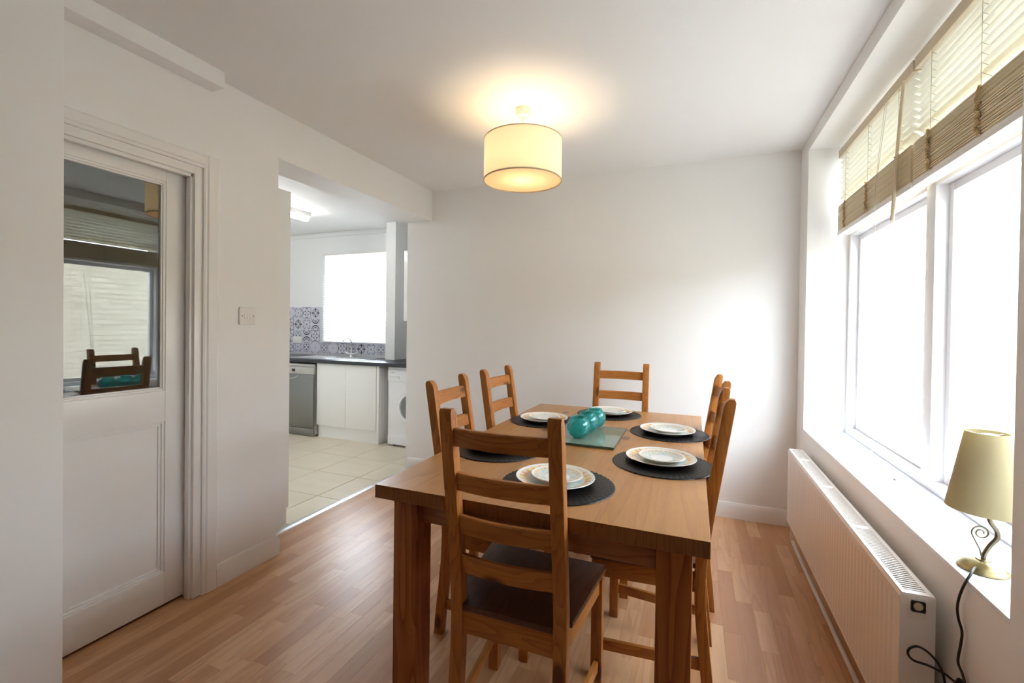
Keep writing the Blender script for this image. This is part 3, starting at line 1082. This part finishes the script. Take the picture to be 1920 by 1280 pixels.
# front panel: pressed ribs as an outline extruded upwards
pts = []
yy = -L / 2 + 0.022
pitch = 0.0333
while yy + pitch < L / 2 - 0.01:
    pts += [(RX0 + rx + 0.0006, yy), (RX0 + rx + 0.0006, yy + pitch * 0.56), (RX0 + rx + 0.0021, yy + pitch * 0.70), (RX0 + rx + 0.0021, yy + pitch * 0.86)]
    yy += pitch
front = [(RX0 + rx + 0.0006, -L / 2 + 0.002)] + pts + [(RX0 + rx + 0.0006, L / 2 - 0.002)]
fp = MB()
fp.prism(front + [(RX0 + rx + 0.012, L / 2 - 0.002), (RX0 + rx + 0.012, -L / 2 + 0.002)], 2, RZ0 + 0.018, RZ1 - 0.035)
fp.prism([(RX0 + rx, RZ1 - 0.035), (RX0 + rx, RZ1 - 0.012), (RX0 + rx + 0.004, RZ1 - 0.004), (RX0 + rx + 0.012, RZ1 - 0.004), (RX0 + rx + 0.012, RZ1 - 0.035)], 1, -L / 2 + 0.002, L / 2 - 0.002)
fp.prism([(RX0 + rx + 0.003, RZ0), (RX0 + rx, RZ0 + 0.006), (RX0 + rx, RZ0 + 0.018), (RX0 + rx + 0.012, RZ0 + 0.018), (RX0 + rx + 0.012, RZ0)], 1, -L / 2 + 0.002, L / 2 - 0.002)
fp.build('front_panel', M['rad'], rad, 20)
MB().box(RX1 + rx - 0.010, RX1 + rx, -L / 2 + 0.002, L / 2 - 0.002, RZ0, RZ1 - 0.006, 0.003).build('back_panel', M['rad'], rad)
for s in (-1, 1):
    e = MB()
    e.box(RX0 + rx + 0.001, RX1 + rx + 0.001, s * L / 2 - 0.0015, s * L / 2 + 0.0015, RZ0 + 0.008, RZ1 - 0.003, 0.001)
    e.build('side_panel', M['rad'], rad)
fin = MB()
fin.box(RX0 + rx + 0.030, RX0 + rx + 0.032, -L / 2 + 0.01, L / 2 - 0.01, RZ0 + 0.03, RZ1 - 0.04)
y = -L / 2 + 0.02
while y < L / 2 - 0.02:
    fin.box(RX0 + rx + 0.014, RX1 + rx - 0.012, y, y + 0.001, RZ0 + 0.03, RZ1 - 0.04)
    y += 0.025
fin.build('convector', M['rad'], rad, 0)
gr = MB()
gr.box(RX0 + rx + 0.004, RX0 + rx + 0.014, -L / 2, L / 2, RZ1 - 0.004, RZ1, 0.0012)
gr.box(RX1 + rx - 0.012, RX1 + rx, -L / 2, L / 2, RZ1 - 0.004, RZ1, 0.0012)
gr.box(RX0 + rx + 0.014, RX1 + rx - 0.012, -L / 2, -L / 2 + 0.018, RZ1 - 0.004, RZ1)
gr.box(RX0 + rx + 0.014, RX1 + rx - 0.012, L / 2 - 0.018, L / 2, RZ1 - 0.004, RZ1)
y = -L / 2 + 0.024
k = 0
while y < L / 2 - 0.02:
    w = 0.0045
    if k % 34 == 33:
        w = 0.03
    gr.box(RX0 + rx + 0.013, RX1 + rx - 0.011, y, y + w, RZ1 - 0.0018, RZ1 - 0.0006)
    y += w + 0.0075
    k += 1
gr.build('top_grille', M['rad'], rad, 0)
ecv = MB().box(0.546 + rx - 0.021, 0.546 + rx + 0.021, -L / 2 - 0.0045, -L / 2 - 0.0008, 0.520, 0.571, 0.0016).build('end_cover', M['rad'], rad)
bd = MB()
bd.box(0.546 + rx - 0.015, 0.546 + rx + 0.015, -L / 2 - 0.0068, -L / 2 - 0.0040, 0.538, 0.566, 0.004, 3)
bd.build('bleed_badge', M['black'], ecv)
vv = MB()
vv.lathe([(0.0, -L / 2 - 0.0105), (0.004, -L / 2 - 0.0105), (0.0045, -L / 2 - 0.0085), (0.0095, -L / 2 - 0.0080), (0.0105, -L / 2 - 0.0065)], 24, (0.546 + rx, 0, 0.552), 1)
vv.build('bleed_valve', plain('valve_brass_pale', (0.62, 0.56, 0.40, 1), 0.35, 0.6), ecv)
for yb_ in (-0.55, 0.55):
    MB().box(RX1 + rx - 0.004, XR + rx - 0.0005, yb_ - 0.02, yb_ + 0.02, 0.25, 0.50, 0.002).build('wall_bracket', M['rad'], rad)
hp = MB()
hp.tube(smooth_path([(0.546, 3.03, 0.34), (0.546, 3.06, 0.22), (0.548, 3.06, 0.06), (0.552, 3.02, 0.024), (0.552, 2.6, 0.020), (0.552, 1.6, 0.020), (0.552, 0.4, 0.020), (0.552, -1.0, 0.020)], 8), 0.0095, 12)
tag(hp.build('heating_pipe', M['pipe']), 'thin white heating pipe running along the floor under the radiator', 'pipe')

# ------------------------------------------------------------------ wooden blinds
def make_blind(y0, y1, label, wand):
    xb0, xb1 = 0.752, 0.802
    xc = (xb0 + xb1) / 2
    yc = (y0 + y1) / 2
    t = thing('venetian_blind', label, 'blind', (xc, yc, 1.80), group='wooden venetian blinds in the window')
    hl = (y1 - y0) / 2
    MB().box(-0.026, 0.024, -hl, hl, 0.440, 0.484, 0.002).build('head_rail', M['rail'], t)
    MB().box(-0.0255, 0.0255, -hl, hl, 0.0, 0.024, 0.003).build('bottom_rail', M['railwhite'], t)
    # lowered, tilted slats
    w = 0.025
    th = math.radians(46)
    prof = []
    for s, off in ((1, 0.0017), (-1, -0.0017)):
        for k in range(5):
            u = (-1 + k * 0.5) * s * -1
            d = w * u
            crown = 0.0045 * (1 - u * u)
            # room-side edge up, garden-side edge down
            X = d * math.cos(th) + (crown + off) * math.sin(th)
            Z = -d * math.sin(th) + (crown + off) * math.cos(th)
            prof.append((X, Z))
    n_open = 9
    rr = random.Random(int(y0 * 100))
    me_open = None
    for i in range(n_open):
        z = 0.425 - i * 0.0285
        if me_open is None:
            mo = MB().prism([(a, b) for a, b in prof], 1, -hl + 0.003, hl - 0.003)
            me_open = mo.mesh('slat', M['slat'], 0)
        so = link('slat', me_open, t, (0, 0, z))
        so.rotation_euler = (0, math.radians(rr.uniform(-5, 5)), 0)
    # gathered slats
    n_st = 36
    pitch = 0.1420 / n_st
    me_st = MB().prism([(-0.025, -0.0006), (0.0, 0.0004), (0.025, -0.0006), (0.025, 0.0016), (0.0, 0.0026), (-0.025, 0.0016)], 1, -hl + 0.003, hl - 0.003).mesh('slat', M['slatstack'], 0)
    for i in range(n_st):
        o = link('slat', me_st, t, (rr.uniform(-0.0016, 0.0016), 0, 0.0255 + i * pitch))
        o.rotation_euler = (0, rr.uniform(-0.012, 0.012), rr.uniform(-0.0012, 0.0012))
    n_l = 3
    for j in range(n_l):
        yy = -hl + 0.13 + j * (2 * hl - 0.26) / (n_l - 1)
        ld = MB()
        for xx in (-0.024, 0.024):
            ld.cyl(0.0008, (xx, yy, 0.165), (xx, yy, 0.44), 5)
        for i in range(n_open):
            z = 0.425 - i * 0.0285 - 0.003
            ld.cyl(0.0007, (-0.024, yy, z + 0.010), (0.020, yy, z - 0.016), 5)
        ld.build('ladder_string', M['string'], t, 0)
        tp = MB()
        zz = 0.022
        k = 0
        pts = []
        while zz < 0.168:
            pts.append((-0.0285 - 0.003 * rr.random(), yy + rr.uniform(-0.011, 0.011), zz))
            zz += 0.006
        tp.tube(smooth_path(pts, 2), 0.0044, 6)
        tp.build('gathered_string', M['tape'], t)
        MB().lathe([(0, -0.004), (0.006, -0.003), (0.006, 0.0005), (0, 0.0005)], 12, (0.0, yy, 0)).build('plug', M['whiteplastic'], t)
    if wand:
        MB().tube([(-0.034, -hl + 0.055, 0.438), (-0.038, -hl + 0.085, 0.20), (-0.040, -hl + 0.120, -0.095)], [0.0052, 0.0062, 0.0070], 6).build('tilt_wand', M['rail'], t, 0)
        cd = MB()
        base = Vector((xc, yc, 1.80))
        for dx, dy in ((0.0, 0.0), (0.004, 0.028)):
            P = [(0.722, 2.30 + dy, 2.235), (0.722 + dx, 2.40 + dy, 1.95), (0.735 + dx, 2.47 + dy, 1.75), (0.765, 2.52 + dy, 1.40), (0.785, 2.56 + dy * 0.5, 1.06), (0.792, 2.60 + dy * 0.2, 0.83), (0.785, 2.61, 0.70), (0.765, 2.585, 0.673)]
            cd.tube([p - base for p in smooth_path(P, 6)], 0.0011, 6)
        P = [(0.765, 2.585, 0.673), (0.752, 2.53, 0.672), (0.770, 2.47, 0.672), (0.800, 2.45, 0.673), (0.790, 2.42, 0.674), (0.772, 2.40, 0.676), (0.775, 2.37, 0.684), (0.785, 2.36, 0.690), (0.770, 2.345, 0.680), (0.760, 2.33, 0.673), (0.775, 2.29, 0.672), (0.800, 2.27, 0.673), (0.795, 2.30, 0.674), (0.772, 2.33, 0.676), (0.760, 2.32, 0.674), (0.752, 2.28, 0.673), (0.745, 2.245, 0.6735)]
        cd.tube([p - base for p in smooth_path(P, 6)], 0.0014, 6)
        cdo = cd.build('pull_cord', M['cordwhite'], t)
        kb_ = Vector((0.742, 2.250, 0.6745)) - base
        MB().lathe([(0, 0), (0.0042, 0), (0.0058, -0.028), (0.0044, -0.028), (0.0036, -0.008), (0, -0.008)], 16, kb_, 1).build('cord_knob', M['whiteplastic'], cdo)
    return t
make_blind(2.165, 3.115, 'cream wooden venetian blind half raised beside the back wall, with wand and cord', True)
make_blind(1.285, 2.150, 'cream wooden venetian blind half raised above the table lamp', False)

# ------------------------------------------------------------------ table lamp on the sill
LX, LY_ = 0.677, 1.484
tl = thing('table_lamp', 'small lamp with cream shade and scrolled brass stem on the window sill', 'table lamp', (LX, LY_, ZS))
MB().lathe([(0.0, 0.0), (0.047, 0.0), (0.0485, 0.003), (0.0475, 0.006), (0.045, 0.0075), (0.043, 0.011), (0.036, 0.018), (0.024, 0.0235), (0.015, 0.0255), (0.014, 0.0285), (0.0, 0.0285)], 56).build('base', M['brass'], tl)
st = [(0.0, 0.0, 0.026), (0.002, 0.0, 0.040), (0.013, 0.002, 0.062), (0.026, 0.003, 0.082), (0.025, 0.003, 0.100), (0.014, 0.002, 0.118), (0.009, 0.001, 0.135), (0.009, 0.0, 0.160)]
MB().tube(smooth_path(st, 6), 0.0052, 12).build('stem', M['bronze'], tl)
wi = [(-0.003, -0.002, 0.026), (-0.008, -0.002, 0.050), (-0.019, -0.002, 0.075)]
cx_, cz_ = -0.0065, 0.092
for k in range(0, 40):
    a = PI * 1.10 - k * 0.26
    r = 0.0185 * (1 - k / 52.0)
    wi.append((cx_ + r * math.cos(a), -0.002, cz_ + r * math.sin(a)))
MB().tube(wi, 0.0019, 8).build('scroll', M['bronze'], tl)
shade_r0, shade_r1, sz0, sz1 = 0.0750, 0.0415, 0.150, 0.343
lsh = MB().lathe([(shade_r0, sz0), (shade_r1, sz1), (shade_r1 - 0.0012, sz1), (shade_r0 - 0.0012, sz0), (shade_r0, sz0)], 64, (0.002, 0, 0)).build('shade', M['lampshade'], tl)
rg = MB()
rg.lathe([(0.0, sz1 - 0.012), (0.016, sz1 - 0.012), (0.017, sz1 - 0.006), (0.014, sz1 - 0.004), (0.0, sz1 - 0.006)], 24, (0.006, 0, 0))
for k in range(3):
    a = k * 2 * PI / 3 + 0.4
    rg.cyl(0.0012, (0.006 + 0.014 * math.cos(a), 0.014 * math.sin(a), sz1 - 0.008), (0.006 + (shade_r1 - 0.001) * math.cos(a), (shade_r1 - 0.001) * math.sin(a), sz1 - 0.004), 6)
rg.build('shade_ring', M['whiteplastic'], lsh)
MB().lathe([(0.0, 0.16), (0.011, 0.16), (0.012, 0.19), (0.012, 0.21), (0.020, 0.24), (0.018, 0.265), (0.0, 0.275)], 20, (0.006, 0, 0)).build('bulb', M['whiteplastic'], tl)
lo = Vector((LX, LY_, ZS))
cp = [(0.652, 1.458, 0.6815), (0.640, 1.440, 0.684), (0.622, 1.413, 0.680), (0.607, 1.405, 0.655), (0.603, 1.415, 0.620), (0.603, 1.422, 0.590), (0.604, 1.418, 0.566), (0.606, 1.406, 0.542), (0.605, 1.409, 0.507), (0.604, 1.416, 0.464), (0.605, 1.398, 0.447), (0.604, 1.386, 0.432), (0.602, 1.400, 0.418), (0.598, 1.418, 0.413), (0.580, 1.425, 0.423), (0.549, 1.425, 0.433), (0.523, 1.425, 0.437), (0.511, 1.425, 0.450), (0.515, 1.425, 0.466), (0.532, 1.425, 0.474), (0.554, 1.422, 0.463), (0.572, 1.418, 0.438), (0.581, 1.415, 0.400), (0.588, 1.40, 0.30), (0.592, 1.37, 0.15), (0.590, 1.33, 0.030), (0.570, 1.25, 0.0065), (0.560, 1.05, 0.0065), (0.575, 0.80, 0.0065)]
pco = MB().tube([p - lo for p in smooth_path(cp, 7)], 0.0028, 10).build('power_cord', M['cable'], tl)
MB().tube([Vector((0.605, 1.404, 0.426)) - lo, Vector((0.599, 1.412, 0.404)) - lo], 0.007, 10).build('cord_tie', M['cable'], pco)

# ------------------------------------------------------------------ kitchen
WZ = 0.862
wt = MB()
wt.box(-5.45, -2.22, 3.868, YK - 0.008, WZ - 0.039, WZ, 0.003)
tag(wt.build('worktop', M['worktop']), 'dark grey kitchen worktop below the patterned tiles', 'worktop')

# sink unit
CY = 3.890
sc_ = thing('sink_cabinet', 'white two-door kitchen base cabinet under the sink', 'cabinet', (-3.485, CY, 0))
bx = MB()
bx.box(-0.405, 0.405, 0.022, 0.54, 0.13, 0.822)
bx.build('carcass', M['cab'], sc_, 0)
for s in (0, 1):
    a = -0.404 + s * 0.4045
    MB().box(a + 0.0015, a + 0.403, 0.0, 0.020, 0.137, 0.819, 0.0015).build('door', M['cab'], sc_)
MB().box(-0.405, 0.405, 0.032, 0.05, 0.0, 0.13).build('plinth', M['cab'], sc_, 0)
MB().box(0.408, 0.438, 0.004, 0.54, 0.0, 0.822, 0.0015).build('end_panel', M['cab'], sc_)

# dishwasher
dw = thing('dishwasher', 'stainless steel freestanding dishwasher beside the white sink cabinet', 'dishwasher', (-4.198, 3.858, 0))
MB().box(-0.298, 0.298, 0.022, 0.55, 0.02, 0.800).build('body', M['steelpanel'], dw, 0)
MB().box(-0.298, 0.298, 0.012, 0.56, 0.775, 0.803, 0.003).build('lid', M['steelpanel'], dw)
dd = MB()
dd.box(-0.294, 0.294, -0.004, 0.024, 0.095, 0.690, 0.006)
ddo = dd.build('door', M['steel'], dw)
cpn = MB()
cpn.box(-0.298, 0.298, -0.006, 0.024, 0.692, 0.772, 0.004)
cpo = cpn.build('control_panel', M['steelpanel'], dw)
MB().box(-0.018, 0.030, -0.0085, -0.005, 0.716, 0.748, 0.0012).build('display', M['black'], cpo)
hd = MB()
pts = []
for k in range(17):
    a = PI + PI * k / 16
    pts.append((-0.06 + 0.148 * math.cos(a), 0.690 + 0.052 * math.sin(a)))
hd.prism(pts, 1, -0.0075, -0.0035)
hd.build('handle_recess', M['steel'], ddo, 0)
tubep = [(x_, -0.008, z_ - 0.004) for x_, z_ in pts]
MB().tube(tubep, 0.006, 8).build('handle_rim', M['steelpanel'], ddo)
MB().box(-0.296, 0.296, 0.004, 0.024, 0.004, 0.088, 0.003).build('kick_plate', M['steel'], dw)

# washing machine
wm = thing('washing_machine', 'white front-loading washing machine next to the sink cabinet end panel', 'washing machine', (-2.642, 3.900, 0))
MB().box(-0.298, 0.298, 0.010, 0.52, 0.018, 0.815, 0.004).build('body', M['appliance'], wm)
wcp = MB().box(-0.298, 0.298, 0.0, 0.02, 0.676, 0.795, 0.006).build('control_panel', M['appliance'], wm)
MB().box(-0.298, 0.298, 0.004, 0.5, 0.797, 0.818, 0.004).build('lid', M['appliance'], wm)
MB().box(-0.298, 0.298, 0.004, 0.02, 0.022, 0.110, 0.003).build('kick_plate', M['appliance'], wm)
MB().box(-0.278, -0.150, -0.003, 0.004, 0.690, 0.728, 0.004).build('drawer', M['appliance'], wcp)
MB().box(-0.272, -0.156, -0.016, -0.002, 0.722, 0.727, 0.001).build('drawer_grip', M['appliance'], wcp)
MB().box(-0.255, -0.215, -0.0012, 0.002, 0.758, 0.764).build('printed_mark', M['greytext'], wcp, 0)
wdr = MB().lathe([(0.175, 0.010), (0.175, -0.006), (0.168, -0.014), (0.142, -0.016), (0.134, -0.008), (0.132, 0.006)], 56, (0.0, 0, 0.415), 1).build('door', M['appliance'], wm)
MB().lathe([(0.0, 0.004), (0.06, 0.0), (0.10, -0.006), (0.132, -0.007)], 48, (0.0, 0, 0.415), 1).build('door_glass', M['drum'], wdr)
for s in (-1, 1):
    for yf in (0.06, 0.46):
        MB().lathe([(0, 0), (0.02, 0), (0.02, 0.018), (0, 0.018)], 12, (s * 0.25, yf, 0)).build('foot', M['black'], wm)

# sink and tap
sk_ = thing('sink', 'stainless steel inset sink with drainer in the dark worktop', 'sink', (-3.93, 4.175, WZ))
sb = MB()
# rim with a bowl opening on one side and a ribbed drainer on the other
sb.box(-0.42, 0.56, -0.235, -0.190, 0.0005, 0.006, 0.002)
sb.box(-0.42, 0.56, 0.150, 0.235, 0.0005, 0.006, 0.002)
sb.box(0.50, 0.56, -0.190, 0.150, 0.0005, 0.006, 0.002)
sb.box(-0.42, 0.10, -0.190, 0.150, 0.0005, 0.004, 0.001)
for k in range(9):
    yy = -0.16 + k * 0.036
    sb.box(-0.38, 0.05, yy, yy + 0.012, 0.003, 0.0065, 0.0015)
sb.build('rim_and_drainer', M['chrome'], sk_)
bw_ = MB()
bw_.box(0.10, 0.50, -0.190, 0.150, 0.0002, 0.0022)
bw_.build('bowl', M['steel'], sk_, 0)
tp_ = thing('mixer_tap', 'chrome mixer tap with two levers and swan spout behind the sink', 'tap', (-3.83, 4.372, WZ + 0.006))
MB().lathe([(0, 0), (0.026, 0), (0.026, 0.006), (0.018, 0.012), (0.016, 0.045), (0, 0.05)], 24).build('body', M['chrome'], tp_)
MB().tube(smooth_path([(0, 0, 0.045), (0, 0, 0.12), (0.005, -0.02, 0.20), (0.008, -0.09, 0.225), (0.008, -0.15, 0.19), (0.008, -0.155, 0.165)], 5), 0.009, 10).build('spout', M['chrome'], tp_)
for s in (-1, 1):
    MB().tube([(0, 0, 0.03), (s * 0.05, 0, 0.034), (s * 0.085, -0.01, 0.050)], [0.011, 0.010, 0.007], 10).build('lever', M['chrome'], tp_)

# wall tiles with print (4 x 4 left of the window, one row under it)
def tile_mesh(kind):
    n = 18
    T_ = 0.1435
    b = bmesh.new()
    g = [[b.verts.new(((i / n - 0.5) * T_, -0.006, (j / n - 0.5) * T_)) for j in range(n + 1)] for i in range(n + 1)]
    back = [[b.verts.new(((i - 0.5) * T_, 0.0, (j - 0.5) * T_)) for j in (0, 1)] for i in (0, 1)]
    for i in range(n):
        for j in range(n):
            b.faces.new((g[i][j], g[i + 1][j], g[i + 1][j + 1], g[i][j + 1]))
    b.faces.new([g[i][0] for i in range(n, -1, -1)] + [back[0][0], back[1][0]])
    b.faces.new([g[i][n] for i in range(n + 1)] + [back[1][1], back[0][1]])
    b.faces.new([g[0][j] for j in range(n + 1)] + [back[0][1], back[0][0]])
    b.faces.new([g[n][j] for j in range(n, -1, -1)] + [back[1][0], back[1][1]])
    me = bpy.data.meshes.new('wall_tile')
    b.to_mesh(me)
    b.free()
    me.materials.append(M['tileprint'])
    ca = me.color_attributes.new('print', 'FLOAT_COLOR', 'CORNER')
    base, ink, mid = (0.60, 0.60, 0.68, 1), (0.05, 0.053, 0.085, 1), (0.25, 0.26, 0.34, 1)
    for p in me.polygons:
        c = p.center
        u, v = c.x / T_ * 2, c.z / T_ * 2
        r, a = math.hypot(u, v), math.atan2(v, u)
        col = base
        if kind == 0:                       # facing arches
            d = abs(math.hypot(u, abs(v) - 1.05) - 0.85)
            if d < 0.09 or abs(math.hypot(u, abs(v) - 1.05) - 0.5) < 0.06:
                col = ink
            if abs(v) < 0.12 and abs(u) < 0.35:
                col = base
        elif kind == 1:                     # small centre dot
            if r < 0.16:
                col = mid
            if abs(r - 1.12) < 0.08:
                col = mid
        elif kind == 2:                     # snowflake star
            k = abs(math.sin(4 * a))
            if 0.25 < r < 0.92 and min(abs(u), abs(v)) < 0.075:
                col = ink
            if 0.3 < r < 0.85 and abs(abs(u) - abs(v)) < 0.10:
                col = ink
            if abs(r - 0.66) < 0.08 and k > 0.6:
                col = ink
        elif kind == 3:                     # lattice of lozenges
            s = abs(((u + v) * 1.6) % 1.0 - 0.5)
            t = abs(((u - v) * 1.6) % 1.0 - 0.5)
            if (s < 0.13) != (t < 0.13):
                col = mid
            if min(math.hypot(abs(u) - 0.42, v), math.hypot(u, abs(v) - 0.42)) < 0.13:
                col = ink
        elif kind == 4:                     # four rings
            q = math.hypot(abs(u) - 0.45, abs(v) - 0.45)
            if abs(q - 0.30) < 0.09 and abs(u) + abs(v) > 0.62:
                col = mid
            if r < 0.1:
                col = ink
        else:                               # petals
            pr = 0.62 + 0.28 * math.cos(4 * a)
            if abs(r - pr) < 0.085:
                col = ink
            if r < 0.14 or min(abs(abs(u) - 0.93), abs(abs(v) - 0.93)) < 0.05:
                col = mid
        for li in p.loop_indices:
            ca.data[li].color = col
    return me
TM = [tile_mesh(k) for k in range(6)]
T0 = 0.1455
order = [[3, 0, 5, 4, 3, 1], [2, 4, 5, 3, 0, 5], [5, 1, 5, 2, 4, 0], [3, 0, 1, 4, 5, 2]]
zrow = WZ + 0.022
MB().box(-5.45, KWX0 - 0.012, YK - 0.0045, YK - 0.0005, WZ, zrow + 4 * T0).build('tile_bed', M['wgrout'], wall_k, 0)
MB().box(KWX0 - 0.012, -3.222, YK - 0.0045, YK - 0.0005, WZ, KWZ0).build('tile_bed', M['wgrout'], wall_k, 0)
for rI in range(4):
    for cI in range(7):
        xx = KWX0 - 0.012 - T0 / 2 - 0.055 - T0 * cI + T0
        k = order[rI][(6 - cI) % 6]
        if cI == 0:
            if rI > 0:
                continue
        link('wall_tile', TM[k], wall_k, (xx, YK - 0.002, zrow + T0 * (rI + 0.5)))
for cI in range(7):
    xx = KWX0 - 0.012 - 0.055 + T0 * (1.5 + cI)
    if xx + T0 / 2 > -3.2:
        continue
    link('wall_tile', TM[(1, 5, 3, 2, 4, 3, 5)[cI]], wall_k, (xx, YK - 0.002, zrow + T0 * 0.5))
so_ = thing('wall_socket', 'white double wall socket on the patterned tiles', 'wall socket', (-4.768, YK - 0.008, 1.047))
MB().box(-0.073, 0.073, -0.010, 0, -0.043, 0.043, 0.003).build('plate', M['whiteplastic'], so_)
for s in (-1, 1):
    MB().box(s * 0.036 - 0.012, s * 0.036 + 0.012, -0.0125, -0.009, 0.012, 0.030, 0.002).build('rocker', M['whiteplastic'], so_)

# kitchen window and its white blind
w2 = struct_empty('window_2', (0, 0, 0), 'kitchen window above the sink behind a white blind')
f2 = MB()
f2.box(KWX0, KWX0 + 0.05, YK + 0.10, YK + 0.16, KWZ0, KWZ1, 0.003)
f2.box(KWX1 - 0.05, KWX1, YK + 0.10, YK + 0.16, KWZ0, KWZ1, 0.003)
f2.box(KWX0 + 0.05, KWX1 - 0.05, YK + 0.10, YK + 0.16, KWZ0, KWZ0 + 0.05, 0.003)
f2.box(KWX0 + 0.05, KWX1 - 0.05, YK + 0.10, YK + 0.16, KWZ1 - 0.05, KWZ1, 0.003)
f2.build('window_frame', U, w2)
MB().box(KWX0 + 0.045, KWX1 - 0.045, YK + 0.128, YK + 0.132, KWZ0 + 0.045, KWZ1 - 0.045).build('pane', M['wintglass'], w2, 0)
kbl = thing('venetian_blind', 'white lowered venetian blind over the kitchen sink window', 'blind', (-3.79, YK - 0.022, 1.03))
MB().box(-0.548, 0.548, -0.016, 0.016, 1.078, 1.098, 0.002).build('head_rail', M['railwhite'], kbl)
MB().box(-0.545, 0.545, -0.012, 0.012, 0.0, 0.012, 0.002).build('bottom_rail', M['railwhite'], kbl)
ksl = MB().prism([(-0.0115, -0.0040), (0.0, 0.0012), (0.0115, 0.0040), (0.0115, 0.0045), (0.0, 0.0018), (-0.0115, -0.0035)], 0, -0.545, 0.545).mesh('slat', M['kblind'], 0)
z = 0.030
while z < 1.07:
    link('slat', ksl, kbl, (0, 0, z))
    z += 0.0215
for s in (-0.4, 0.4):
    MB().cyl(0.0008, (s, -0.012, 0.01), (s, -0.012, 1.08), 5).build('ladder_string', M['cordwhite'], kbl, 0)

# wall cupboard on the far side of the column
wc = thing('wall_cupboard', 'white kitchen wall cupboard hung beside the column above the worktop', 'cupboard', (-2.62, 4.30, 1.30))
MB().box(-0.31, 0.39, -0.13, 0.145, 0.0, 0.76, 0.001).build('carcass', M['cab'], wc, 0)
for s in (0, 1):
    MB().box(-0.309 + s * 0.35, 0.039 + s * 0.35, -0.152, -0.132, 0.0, 0.76, 0.0015).build('door', M['cab'], wc)

# tall cupboard whose back and end stand beside the opening
lc = thing('larder_cupboard', 'tall plain white cupboard standing in the kitchen at the opening edge', 'cupboard', (-2.655, 1.85, 0))
MB().box(-0.28, 0.298, -0.33, 0.285, 0.10, 2.078, 0.002).build('carcass', M['wallk'], lc, 0)
MB().box(-0.25, 0.290, -0.32, 0.275, 0.0, 0.10).build('plinth', M['cab'], lc, 0)
MB().box(-0.30, -0.281, -0.33, 0.285, 0.11, 2.078, 0.0015).build('door', M['cab'], lc)

# fluorescent ceiling light
flt = thing('ceiling_light', 'white fluorescent batten light lit on the kitchen ceiling', 'ceiling light', (-3.735, 3.0, 2.33))
MB().box(-0.030, 0.030, -0.61, 0.61, 0.030, 0.070, 0.004).build('batten', M['whiteplastic'], flt)
MB().lathe([(0.0, -0.592), (0.022, -0.590), (0.026, -0.58), (0.026, 0.58), (0.022, 0.590), (0.0, 0.592)], 20, (0, 0, 0.006), 1).build('diffuser', M['lum'], flt)
